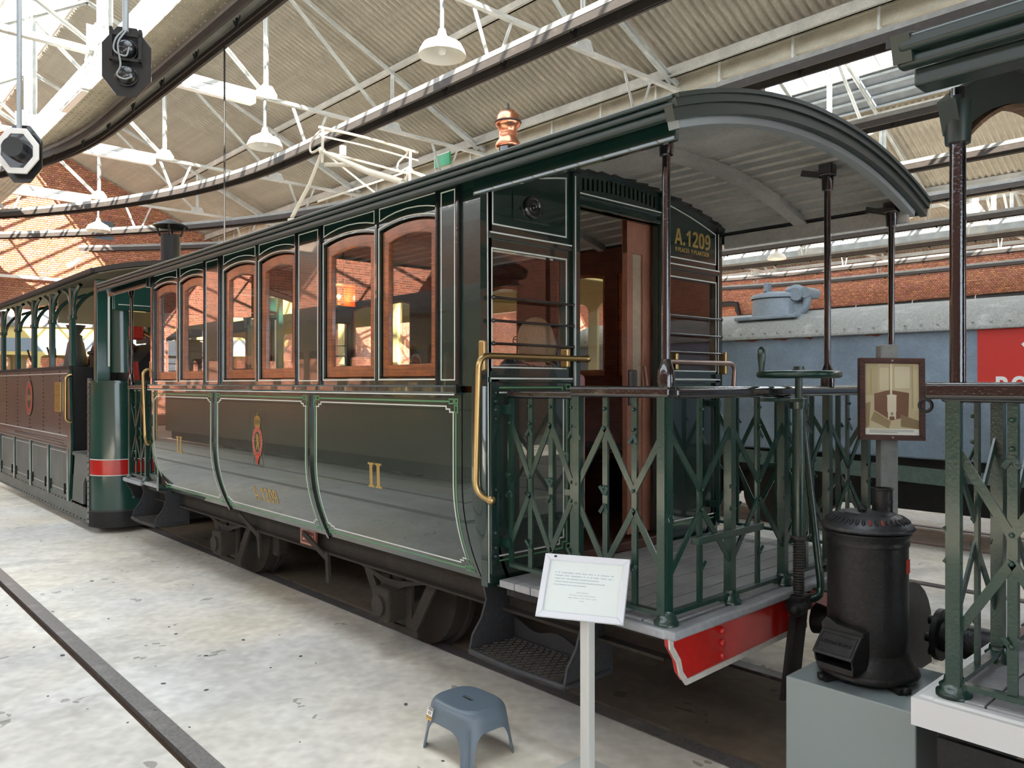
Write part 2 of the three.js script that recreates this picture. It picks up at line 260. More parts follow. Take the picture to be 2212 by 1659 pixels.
{
  const w = structure('wall_left', 'red brick gable end wall with patches of sun');
  const gable = [[ZF, -0.3], [ZF, 7.2], [9.5, 9.8], [3.5, 7.2], [-1.5, 10.28], [-8.5, 7.2], [-14.5, 9.8], [-20.5, 7.1], [-26.5, 9.7], [ZR, 7.2], [ZR, -0.3]];
  part(w, 'mortar_backing', exZY(gable, XL, 0.3), mortar);
  bricks(w, -10.5, 2.6, 3.0, 9.8, (u, v) => [XL + 0.02, v, u], Math.PI / 2, (u, v) => Math.abs(u + 1.6) * 0.5 + Math.abs(v - 4.9), (u, v) => v < slopeA(u) - 0.1);
  part(w, 'brick_facing', [box(XL, XL + 0.02, 0, 7.1, 2.7, ZF), box(XL, XL + 0.02, 0, 3, -10.4, 2.7), box(XL, XL + 0.02, 0, 7.1, ZR, -10.4)], brickFlat);
  const r = structure('wall_right', 'long red brick wall behind the grey wagon');
  part(r, 'mortar_backing', box(XL, XB, -0.3, 7.4, ZR - 0.3, ZR), mortar);
  bricks(r, -26.5, 5.2, 3.2, 7.3, (u, v) => [u, v, ZR + 0.02], 0, (u, v) => Math.abs(u + 3.5) * 0.35 + Math.abs(v - 4.5));
  part(r, 'brick_facing', box(XL, XB, 0, 3.2, ZR, ZR + 0.02), brickFlat);
  const fr = structure('wall_front', 'brick wall of the hall on the open side');
  part(fr, 'wall_body', box(XL, XB, -0.3, 7.4, ZF, ZF + 0.3), brickFlat);
  const b = structure('wall_back', 'end wall with an added glazed opening for fill light');
  const O = [[-9, 11]];
  part(b, 'wall_body', exZY(gable, XB + 0.3, 0.3, [[[-9, 0.15], [11, 0.15], [11, 4.6], [-9, 4.6]]]), brickFlat);
  const wn = structure('window_added_1', 'glazing added in the end wall for fill light');  // out-of-view glazing added behind the camera to let in fill light
  part(wn, 'pane', box(XB + 0.14, XB + 0.145, 0.15, 4.6, -9, 11), M.glass);
  for (let z = -9; z <= 11; z += 2) part(wn, 'mullion', box(XB + 0.05, XB + 0.2, 0.15, 4.6, z - 0.05, z + 0.05), M.greyPaint);
  for (const y of [0.2, 2.4, 4.55]) part(wn, 'transom', box(XB + 0.06, XB + 0.19, y - 0.04, y + 0.04, -9, 11), M.greyPaint);
}
// roof: corrugated slopes, purlins, glazing
const TX = [5.1, -0.3, -5.7, -11.1, -16.5, -21.9];
function corrugated(parent, x0, x1, z0, y0, z1, y1, pitch = 0.155, amp = 0.034) {
  const n = Math.round((x1 - x0) / pitch) * 6;
  return part(parent, 'corrugated_sheet', surf((u, v) => { const x = x0 + (x1 - x0) * u; return [x, y0 + (y1 - y0) * v + amp * Math.sin(x / pitch * 2 * Math.PI), z0 + (z1 - z0) * v]; }, n, 1), M.corr);
}
const roofTop = std(lin(0.2, 0.2, 0.2), 0.9);
{
  const c = structure('ceiling', 'corrugated roof slopes between glazed ridges');
  const cuts = [XL, ...[...TX].reverse(), XB];
  for (let i = 0; i + 1 < cuts.length; i++) {
    const a = cuts[i], b = cuts[i + 1];
    // bay over the camera
    corrugated(c, a, b, -8.45, 7.22, -6.0, slopeA(-6.0)); corrugated(c, a, b, -6.08, slopeA(-6.0) - 0.03, -3.2, slopeA(-3.2)); corrugated(c, a, b, -3.28, slopeA(-3.2) - 0.03, -1.5, 10.28);
    // next bay: two tiers under the glazing
    corrugated(c, a, b, -20.45, 7.1, -17.2, 8.55);
    // far bay
    corrugated(c, a, b, ZR, 7.2, -29.2, 8.55); corrugated(c, a, b, -29.25, 8.52, -26.5, 9.7);
  }
  // opaque skins over the sheets (no light leaks) and the slopes out of sight
  part(c, 'roof_skin', [exZY([[-8.6, 7.32], [-1.5, 10.4], [-1.5, 10.46], [-8.6, 7.38]], XB, XB - XL), exZY([[-20.6, 7.2], [-17.2, 8.66], [-17.2, 8.72], [-20.6, 7.26]], XB, XB - XL), exZY([[ZR - 0.3, 7.28], [-26.5, 9.8], [-26.5, 9.86], [ZR - 0.3, 7.34]], XB, XB - XL),
    exZY([[-8.5, 7.2], [-8.5, 7.3], [-11.5, 8.6], [-11.5, 8.5]], XB, XB - XL), exZY([[-20.5, 7.1], [-20.5, 7.2], [-23, 8.3], [-23, 8.2]], XB, XB - XL),
    exZY([[3.0, 7.56], [3.0, 7.66], [3.6, 7.28], [3.6, 7.18]], XB, XB - XL), exZY([[1.9, 8.2], [1.9, 8.3], [3.05, 7.63], [3.05, 7.53]], XB, XB - 2.4), exZY([[3.5, 7.2], [3.5, 7.3], [9.5, 9.9], [9.5, 9.8]], XB, XB - XL), exZY([[9.5, 9.8], [9.5, 9.9], [12.2, 8.7], [12.2, 8.6]], XB, XB - XL), exZY([[15.2, 7.5], [15.2, 7.6], [ZF + 0.3, 7.2], [ZF + 0.3, 7.1]], XB, XB - XL),
    exZY([[-1.5, 10.28], [-1.5, 10.38], [1.95, 8.28], [1.95, 8.18]], XB, XB - 2.4)], M.corr);  // unseen stretch left opaque to keep the sun off the grey wagon
  // grey slatted band below the far glazing
  const panel = std(lin(0.30, 0.34, 0.38), 0.6, 0, { map: blotch });
  for (let i = 0; i + 1 < cuts.length; i++) part(c, 'grey_panel', exZY([[-17.15, 8.62], [-15.95, 9.14], [-15.95, 9.19], [-17.15, 8.67]], cuts[i + 1] - 0.02, cuts[i + 1] - cuts[i] - 0.04), panel);
  for (const q of [0.08, 0.36, 0.64, 0.92]) part(c, 'panel_rail', box(XL, XB, 8.62 + 0.52 * q - 0.08, 8.62 + 0.52 * q - 0.03, -17.15 + 1.2 * q - 0.025, -17.15 + 1.2 * q + 0.025), M.girder);
  // purlins
  const pur = (z, y, h = 0.16) => part(c, 'purlin', [box(XL, XB, y - h - 0.04, y - 0.04, z - 0.02, z + 0.02), box(XL, XB, y - h - 0.04, y - h - 0.025, z - 0.02, z + 0.08)], M.purlin);
  pur(-6.02, slopeA(-6)); pur(-8.3, 7.28, 0.2); pur(-3.2, slopeA(-3.2)); pur(-17.2, 8.55); pur(-20.4, 7.15); pur(-29.2, 8.55); pur(-31.9, 7.2);
  // glazed strips
  const gz = structure('window_2', 'glazed roof strips with white bars, some added for fill light');
  const strip = (xa, xb, z0, y0, z1, y1, step, bar_) => {
    part(gz, 'pane', exZY([[z0, y0], [z1, y1], [z1, y1 + 0.008], [z0, y0 + 0.008]], xb, xb - xa), M.glass);
    for (let x = xa; x <= xb; x += step) part(gz, 'glazing_bar', bar([x, y0 - 0.02, z0], [x, y1 - 0.02, z1], bar_, 0.06, [0, 1, 0]), M.steelWhite);
    for (const t of [0.02, 0.5, 0.98]) part(gz, 'glazing_purlin', bar([xa, y0 + (y1 - y0) * t - 0.06, z0 + (z1 - z0) * t], [xb, y0 + (y1 - y0) * t - 0.06, z0 + (z1 - z0) * t], 0.05, 0.07, [0, 1, 0]), M.steelWhite);
  };
  strip(XL, 2.4, -1.5, 10.33, 1.95, 8.23, 0.6, 0.05);
  strip(XL, 2.4, 1.98, 8.21, 3.0, 7.59, 0.9, 0.05);  // unseen lower strip added for more overhead light on the aisle
  strip(XL, XB, -14.5, 9.84, -15.95, 9.17, 0.6, 0.03); strip(XL, XB, -11.5, 8.55, -14.5, 9.84, 0.9, 0.05);
  strip(XL, XB, -23, 8.25, -26.5, 9.78, 0.9, 0.05);
  strip(XL, XB, 12.2, 8.65, 15.2, 7.55, 0.9, 0.05);  // unseen strip added as fill from the open side
}
// valley gutters with brackets
function gutter(z, y, label) {
  const g = thing('valley_gutter', label, 'gutter', [(XL + XB) / 2, y, z], 'valley gutters under the roof slopes');
  part(g, 'trough_box', exZY([[z - 0.55, y], [z - 0.55, y - 0.32], [z - 0.05, y - 0.32], [z - 0.05, y - 0.06], [z, y - 0.06], [z, y]], XB - 0.06, XB - XL - 0.12), M.cream);
  for (let x = XL + 0.9; x < 6; x += 1.35) {
    part(g, 'bracket', [box(x - 0.015, x + 0.015, y - 0.42, y + 0.04, z + 0.0, z + 0.035), box(x - 0.02, x + 0.02, y - 0.42, y - 0.34, z - 0.6, z + 0.03)], M.steelWhite);
  }
}
gutter(-8.5, 7.16, 'cream valley gutter on brackets above the copper chimney'); gutter(-20.5, 7.06, 'olive shaded valley gutter beam at right behind the platform roof');
// box girders
function girder(z, y, label) {
  const g = thing('box_girder', label, 'girder', [(XL + XB) / 2, y, z], 'white riveted box girders');
  part(g, 'web', box(XL + 0.06, XB - 0.06, y, y + 0.62, z - 0.17, z + 0.17), M.girder);
  part(g, 'bottom_flange', box(XL + 0.06, XB - 0.06, y - 0.025, y + 0.004, z - 0.24, z + 0.24), M.cream);
  const rv = []; for (let x = -20; x < 3; x += 0.16) for (const dz of [-0.19, -0.09, 0.0, 0.09, 0.19]) rv.push(new THREE.SphereGeometry(0.021, 6, 3, 0, 6.29, 0, 1.57).rotateX(Math.PI).translate(x, y - 0.025, z + dz));
  const m = part(g, 'rivets', rv, M.cream); m.userData.kind = 'stuff';
  for (const x of TX) {
    part(g, 'gusset', [box(x - 0.45, x + 0.45, y + 0.02, y + 0.66, z + 0.17, z + 0.185), exXY([[x - 0.45, y + 0.62], [x + 0.45, y + 0.62], [x + 0.18, y + 1.05], [x - 0.18, y + 1.05]], z + 0.165, 0.02)], M.steelWhite);
    const q = []; for (let i = 0; i < 6; i++) for (let j = 0; j < 4; j++) for (const s of [-1, 1]) q.push(ball([x + s * (0.14 + i * 0.055), y + 0.12 + j * 0.13, z + 0.187], 0.014, 5)); const p2 = part(g, 'gusset_rivets', q, M.steelWhite); p2.userData.kind = 'stuff';
  }
}
girder(-0.41, 6.25, 'white box girder with riveted underside above the signals'); girder(-24.5, 6.25, 'pale blue box girder across the far right brick wall');
// roof trusses
const angle = (p0, p1, w = 0.075) => [bar(p0, p1, w, 0.012, [1, 0, 0]), bar(P3(p0).clone().add(V(0.03, 0, 0)), P3(p1).clone().add(V(0.03, 0, 0)), 0.012, 0.06, [1, 0, 0])];
const where = { '-0.3': 'nearest to the camera', '-5.7': 'first in view, over the coach roof', '-11.1': 'second in view, behind the copper chimney', '-16.5': 'third in view, over the locomotive', '-21.9': 'last one before the brick gable' };
for (const x of TX.slice(1)) {
  const t = thing('roof_truss', 'white lattice roof truss, ' + where[String(x)], 'truss', [x, 6.8, -8], 'white roof trusses'), B = 6.85;
  part(t, 'bottom_chord', [box(x - 0.06, x + 0.06, B - 0.01, B + 0.09, -3.2, 3.5), box(x - 0.045, x + 0.045, B - 0.01, B + 0.05, -8.5, -3.2), box(x - 0.05, x + 0.05, B - 0.01, B + 0.06, -20.5, -8.5), box(x - 0.05, x + 0.05, B - 0.01, B + 0.06, ZR, -20.5)], M.steelWhite);
  part(t, 'rafter', angle([x, slopeA(-8.5) - 0.22, -8.5], [x, slopeA(-1.5) - 0.22, -1.5], 0.1), M.steelWhite);
  part(t, 'rafter', angle([x, 10.05, -1.5], [x, 6.95, 3.5], 0.1), M.steelWhite);
  part(t, 'rafter', [angle([x, 6.95, -20.5], [x, 9.6, -14.5], 0.1), angle([x, 9.6, -14.5], [x, 7.0, -8.5], 0.1)], M.steelWhite);
  part(t, 'rafter', [angle([x, 7.0, ZR], [x, 9.5, -26.5], 0.1), angle([x, 9.5, -26.5], [x, 6.95, -20.5], 0.1)], M.steelWhite);
  const post = (z, y1, w = 0.09) => part(t, 'post', [box(x - w, x + w, B, y1, z - 0.012, z + 0.012), box(x - 0.012, x + 0.012, B, y1, z - w * 0.8, z + w * 0.8)], M.steelWhite);
  const diag = (z0, y0, z1, y1, w) => part(t, 'diagonal', angle([x, y0, z0], [x, y1, z1], w), M.steelWhite);
  post(-0.41, 9.6, 0.15); post(-3.17, slopeA(-3.17) - 0.2, 0.055); post(-5.98, slopeA(-5.98) - 0.25, 0.05); post(1.6, 8.2, 0.06);
  diag(-3.17, B + 0.05, -0.5, 9.3, 0.09); diag(-5.98, B + 0.05, -3.17, slopeA(-3.17) - 0.25, 0.07); diag(-8.3, B + 0.1, -5.98, slopeA(-5.98) - 0.3, 0.06); diag(-0.5, B, 1.7, 8.1, 0.08); diag(-0.41, 7.0, -3.17, 9.0, 0.05);
  post(-14.5, 9.6, 0.06); post(-17.5, 8.2, 0.09); post(-11.5, 8.3, 0.06);
  diag(-17.5, B, -14.5, 9.5, 0.07); diag(-14.5, B, -17.5, 8.2, 0.07); diag(-20.3, B, -17.5, 8.2, 0.07); diag(-14.5, B, -11.5, 8.3, 0.07);
  post(-24.5, 9.0, 0.14); post(-26.5, 9.4, 0.08); post(-28.5, 8.6, 0.06); diag(-26.5, B, -24.5, 9.0, 0.1); diag(-28.5, B, -26.5, 9.4, 0.08); diag(-31, B, -28.5, 8.6, 0.07); diag(-21.5, B, -24.5, 8.9, 0.08);
  part(t, 'gusset_plate', exZY([[-3.36, B], [-2.95, B], [-2.95, B + 0.1], [-3.08, B + 0.24], [-3.26, B + 0.24], [-3.36, B + 0.1]], x + 0.07, 0.012), M.steelWhite); part(t, 'gusset_plate', exZY([[-6.2, B - 0.02], [-5.75, B - 0.02], [-5.8, B + 0.2], [-6.1, B + 0.2]], x + 0.055, 0.012), M.steelWhite); part(t, 'gusset_plate', exZY([[-0.75, B], [-0.1, B], [-0.1, B + 0.4], [-0.75, B + 0.4]], x + 0.16, 0.012), M.steelWhite);
}
// tube luminaires under the chords
for (const [x, l] of [[-11.1, 'second truss'], [-16.5, 'third truss'], [-21.9, 'last truss before the gable']]) {
  const b = thing('tube_luminaire', 'long white batten luminaire fixed under the chord of the ' + l, 'luminaire', [x, 6.7, -2], 'batten luminaires under the trusses');
  part(b, 'housing', rbox(x - 0.07, x + 0.07, 6.70, 6.83, -2.95, -0.7, 0.015), M.plainWhite); part(b, 'diffuser', rbox(x - 0.06, x + 0.06, 6.665, 6.71, -2.9, -0.75, 0.02), M.opal);
}
{
  const b = thing('tube_luminaire', 'short white batten luminaire on the side of the riveted girder', 'luminaire', [-11.6, 6.15, -0.2], 'batten luminaires under the trusses');
  part(b, 'housing', rbox(-12.3, -10.9, 6.2, 6.33, -0.15, -0.02, 0.02), M.plainWhite); part(b, 'diffuser', rbox(-12.25, -10.95, 6.165, 6.205, -0.14, -0.03, 0.015), M.opal);
}
// pendant lamps
function pendant(x, y, z, top, label, s = 1) {
  const l = thing('pendant_lamp', label, 'lamp', [x, y, z], 'enamel pendant lamps');
  part(l, 'rod', cyl([x, y + 0.36 * s, z], [x, top, z], 0.028 * s), M.galv);
  part(l, 'shade', lathe([[0.045, 0.36], [0.06, 0.30], [0.075, 0.26], [0.14, 0.22], [0.26, 0.15], [0.31, 0.06], [0.325, 0], [0.31, 0.0], [0.295, 0.055], [0.25, 0.135], [0.13, 0.205], [0.05, 0.25]].map(([r, h]) => [r * s, h * s]), [x, y, z]), M.lampWhite);
  part(l, 'bulb', lathe([[0.001, 0.0], [0.045, 0.02], [0.055, 0.07], [0.045, 0.14], [0.03, 0.2], [0.03, 0.25]].map(([r, h]) => [r * s, h * s]), [x, y + 0.01, z], 16), M.opal);
}
pendant(-5.7, 5.98, -3.15, 6.84, 'white enamel pendant lamp hanging nearest, above the roof of the coach'); pendant(-11.1, 5.95, -3.15, 6.84, 'white enamel pendant lamp hanging left of the pantograph'); pendant(-21.9, 5.95, -3.15, 6.84, 'small far white pendant lamp in front of the brick gable');
pendant(-11.3, 5.95, -22.3, 6.84, 'far pendant lamp against the pale blue girder left of the mid roof post'); pendant(-5.66, 5.98, -18.5, 6.84, 'far pendant lamp beside the right end of the platform roof');
// overhead wire troughs over every track, curving away at the far end
const troughLabels = ['over the coach, passing the signals', 'over the pantograph, second from the camera', 'third over the tracks, behind the platform roof', 'fourth over the tracks at right', 'fifth over the tracks at right', 'sixth, under the olive gutter beam', 'seventh, above the pale blue girder', 'eighth, below the pale blue girder', 'ninth, second from the brick wall', 'tenth, nearest to the far brick wall'];
troughLabels.forEach((lb, k) => {
  const zk = -0.77 - 3.3 * k, xk = -12, R = 15.6, y = 6.02, T = thing('wire_trough', 'dark wooden wire trough with pale top, ' + lb, 'trough', [-6, y, zk], 'overhead wire troughs');
  const zt = (x) => zk + (x < xk ? (xk - x) ** 2 / (2 * R) : 0), end = Math.max(XL + 0.4, -26.5);
  const pts = []; for (let i = 0; i <= 60; i++) { const x = 13.5 + (end - 13.5) * Math.pow(i / 60, 0.8); pts.push([x, zt(x)]); }
  const sweep = (a, b, c, d) => slab((u, v) => { const i = Math.min(59, Math.floor(u * 60)), f = u * 60 - i, p = pts[i], q = pts[i + 1]; return [p[0] + (q[0] - p[0]) * f, d, p[1] + (q[1] - p[1]) * f + a + (b - a) * (1 - v)]; }, (u, v) => { const i = Math.min(59, Math.floor(u * 60)), f = u * 60 - i, p = pts[i], q = pts[i + 1]; return [p[0] + (q[0] - p[0]) * f, c, p[1] + (q[1] - p[1]) * f + a + (b - a) * (1 - v)]; }, 60, 1);
  part(T, 'top_board', sweep(-0.17, 0.17, y + 0.15, y + 0.185), M.troughTop);
  part(T, 'side_board', [sweep(0.13, 0.17, y, y + 0.15)], M.trough); part(T, 'side_board', [sweep(-0.17, -0.13, y, y + 0.15)], M.trough);
  part(T, 'side_facing', sweep(0.17, 0.175, y + 0.11, y + 0.185), M.troughTop);
  part(T, 'contact_wire', tube(pts.map(([x, z]) => [x, y - 0.05, z]), 0.008, 90, 5), M.iron);
  for (let x = 4; x > end; x -= 1.35) part(T, 'wire_clamp', [box(x - 0.02, x + 0.02, y - 0.05, y + 0.1, zt(x) - 0.012, zt(x) + 0.012), bar([x - 0.1, y + 0.1, zt(x)], [x, y - 0.04, zt(x)], 0.02, 0.012), bar([x + 0.1, y + 0.1, zt(x)], [x, y - 0.04, zt(x)], 0.02, 0.012)], M.iron);
  for (const x of TX.slice(1)) if (x > end && (k || x > -15)) { const z = zt(x); part(T, 'hanger', [bar([x, 6.84, z + 0.36], [x, y + 0.18, z + 0.1], 0.06, 0.012, [1, 0, 0]), bar([x, 6.84, z - 0.36], [x, y + 0.18, z - 0.1], 0.045, 0.012, [1, 0, 0]), box(x - 0.03, x + 0.03, y + 0.18, y + 0.2, z - 0.15, z + 0.15)], M.steelWhite); }
});
// signals hung from the girder
function signal(x, y, z, ry, label, front, top) {
  const s = thing('tram_signal', label, 'signal', [x, y, z], 'black octagonal signals');
  s.rotation.y = ry; const o = [];
  const oct = (w, h, c) => [[x - w, y - h + c], [x - w + c * 0.75, y - h], [x + w - c * 0.75, y - h], [x + w, y - h + c], [x + w, y + h - c], [x + w - c * 0.75, y + h], [x - w + c * 0.75, y + h], [x - w, y + h - c]];
  part(s, 'backboard', exXY(oct(0.2, 0.31, 0.16), z - 0.012, 0.024, [], 0.004), M.plasticBlack);
  part(s, 'hanger_pole', cyl([x, y + 0.24, z + 0.07], [x, top, z + 0.07], 0.026), M.galv);
  if (front) {
    part(s, 'white_border', exXY(oct(0.21, 0.24, 0.16), z + 0.10, 0.03, [oct(0.155, 0.18, 0.125)], 0.004), M.plainWhite); part(s, 'shield', exXY(oct(0.155, 0.18, 0.125), z + 0.095, 0.02), M.plasticBlack);
    part(s, 'lens_hood', [cyl([x, y, z + 0.1], [x, y + 0.01, z + 0.24], 0.10, 0.105, 24)], M.plasticBlack); part(s, 'lens', new THREE.SphereGeometry(0.085, 16, 8, 0, 6.29, 0, 1.3).rotateX(Math.PI / 2).translate(x, y, z + 0.15), phys(lin(0.03, 0.035, 0.03), 0.05, { clearcoat: 1 }));
  } else {
    for (const dy of [0.1, -0.13]) part(s, 'lamp_housing', [new THREE.SphereGeometry(0.085, 20, 12).scale(1, 1, 0.8).translate(x, y + dy, z + 0.05), ring([x, y + dy, z + 0.03], 0.088, 0.008, 'z', 24), cyl([x + 0.04, y + dy - 0.02, z + 0.1], [x + 0.05, y + dy - 0.03, z + 0.14], 0.014)], M.plasticBlack);
    part(s, 'bracket_frame', [box(x - 0.13, x - 0.105, y - 0.02, y + 0.27, z, z + 0.09), box(x + 0.105, x + 0.13, y - 0.02, y + 0.27, z, z + 0.09), box(x - 0.13, x + 0.13, y + 0.2, y + 0.225, z + 0.05, z + 0.09), box(x - 0.13, x + 0.13, y - 0.02, y + 0.005, z + 0.05, z + 0.09)], M.plasticBlack);
    part(s, 'cable', tube([[x - 0.01, y + 0.24, z + 0.11], [x - 0.07, y + 0.14, z + 0.14], [x - 0.08, y + 0.04, z + 0.14], [x + 0.01, y - 0.0, z + 0.15], [x + 0.04, y + 0.08, z + 0.15]], 0.008, 40), M.cable);
    part(s, 'cable', tube([[x + 0.01, y + 0.24, z + 0.11], [x - 0.05, y + 0.1, z + 0.15], [x - 0.03, y - 0.08, z + 0.15], [x - 0.06, y - 0.17, z + 0.14], [x + 0.0, y - 0.2, z + 0.14], [x + 0.06, y - 0.17, z + 0.13]], 0.008, 40), M.cable);
  }
}
signal(-4.75, 4.42, 1.12, 1.15, 'black octagonal signal seen from behind with looped grey cables', false, 6.3);
signal(-7.05, 4.02, 1.5, 1.0, 'black octagonal signal with a white border, at the left edge', true, 6.6);
// black cable hanging before the coach roof
{ const c = thing('hanging_cable', 'thin black cable hanging straight down from the dark trough behind the coach roof', 'cable', [-7.4, 2.8, -0.86]); part(c, 'cable_run', cyl([-7.4, 2.80, -0.86], [-7.4, 6.04, -0.86], 0.013, 0.013, 6), M.rubber); }
// pipes and conduit on the far wall
{
  const p = thing('wall_pipe', 'dark grey pipe running along the far brick wall with a downpipe', 'pipe', [-8, 5, ZR + 0.3]);
  const z = ZR + 0.25; part(p, 'main_run', bent([[-24, 5.62, z], [-18.6, 5.62, z], [-18.6, 4.9, z], [-16.5, 4.9, z], [6, 5.15, z]], 0.13, 0.2), M.iron); part(p, 'downpipe', cyl([-16.2, 4.9, z], [-16.2, 2.5, z], 0.09), M.iron);
  for (let x = -15; x < 4; x += 2.4) part(p, 'clip', ring([x, 4.9 + (x + 16.5) * 0.0111, z], 0.14, 0.02, 'x', 16), M.steelWhite);
  const c = thing('cable_conduit', 'thin pale conduit under the dark pipe on the far wall', 'conduit', [-8, 4.3, ZR + 0.1]);
  part(c, 'conduit_run', [bar([-16.4, 4.28, ZR + 0.09], [6, 4.62, ZR + 0.09], 0.07, 0.05), bar([-20, 4.95, ZR + 0.09], [-18, 4.26, ZR + 0.09], 0.07, 0.05), bar([-18, 4.26, ZR + 0.09], [-16.4, 4.28, ZR + 0.09], 0.07, 0.05)], M.plainWhite);
  const c2 = thing('cable_tray', 'pale cable tray high on the brick gable wall at left', 'tray', [XL + 0.2, 4.9, -2]); part(c2, 'tray_run', box(XL + 0.06, XL + 0.16, 5.02, 5.11, -5.2, 2.6), M.plainWhite);
  const pl = thing('wall_plate', 'dark blue-grey square plate on the brick gable wall', 'plate', [XL + 0.05, 7.0, -4.6]); part(pl, 'plate_sheet', rbox(XL + 0.03, XL + 0.07, 6.62, 7.28, -5.05, -4.42, 0.01), std(lin(0.09, 0.12, 0.15), 0.5));
  const v = thing('security_camera', 'small white dome camera on the brick gable wall', 'camera', [XL + 0.1, 7.7, -4.45]); part(v, 'camera_body', [rbox(XL + 0.03, XL + 0.2, 7.62, 7.82, -4.52, -4.34, 0.05)], M.plainWhite); part(v, 'camera_lens', ball([XL + 0.2, 7.68, -4.43], 0.05), M.plasticBlack);
  const sp = thing('spot_light', 'white tilted spotlight on a bracket before the gable wall', 'light', [XL, 5.5, -3.7]); part(sp, 'lamp_body', cyl([XL + 0.5, 5.5, -3.5], [XL + 0.75, 5.75, -3.85], 0.09, 0.07), M.plainWhite); part(sp, 'arm', bar([XL + 0.04, 5.2, -3.9], [XL + 0.6, 5.62, -3.68], 0.04, 0.04), M.plainWhite);
  const ex = thing('exit_sign', 'green exit sign peeping over the coach roof', 'sign', [-10.9, 6.3, -7.3]);
  part(ex, 'sign_plate', box(-11.4, -10.85, 6.38, 6.66, -7.34, -7.3), M.signGreen); part(ex, 'sign_border', [box(-11.4, -10.85, 6.64, 6.66, -7.3, -7.295), box(-11.4, -11.38, 6.38, 6.66, -7.3, -7.295)], M.plainWhite);
}

// ================= the green coach =================
const font = await new FontLoader().loadAsync('fonts/droid/droid_sans_bold.typeface.json');
const serif = await new FontLoader().loadAsync('fonts/droid/droid_serif_bold.typeface.json');
function text(str, size, f = font, depth = 0.003, sx = 1) { const g = new TextGeometry(str, { font: f, size, depth, curveSegments: 4, bevelEnabled: false }); g.computeBoundingBox(); const b = g.boundingBox; return g.translate(-(b.min.x + b.max.x) / 2, -(b.min.y + b.max.y) / 2, 0).scale(sx, 1, 1); }
const XE = -4.47;                                  // far end wall of the coach; the near one is at x = 0
const sideZ = (y) => y > 1.08 ? 1.0 : 1.0 - 0.125 * Math.pow((1.08 - y) / 0.48, 2);
const archY = (z, top = 2.665, k = 0.168) => top - k * (z / 1.0) ** 2;
const coach = thing('passenger_coach', 'glossy dark green wooden tram coach with white pinstripes and open end platforms', 'coach', [-2.235, 0, 0]);
const arched = (x0, x1, y0, y1, rise, n = 8) => { const p = [[x0, y0], [x1, y0]]; for (let i = 0; i <= n; i++) { const t = i / n; p.push([x1 + (x0 - x1) * t, y1 + rise * 4 * t * (1 - t)]); } return p; };
const WIN = [[-4.40, -3.855], [-3.78, -3.28], [-2.905, -2.375], [-2.31, -1.80], [-1.435, -0.89], [-0.835, -0.335]];
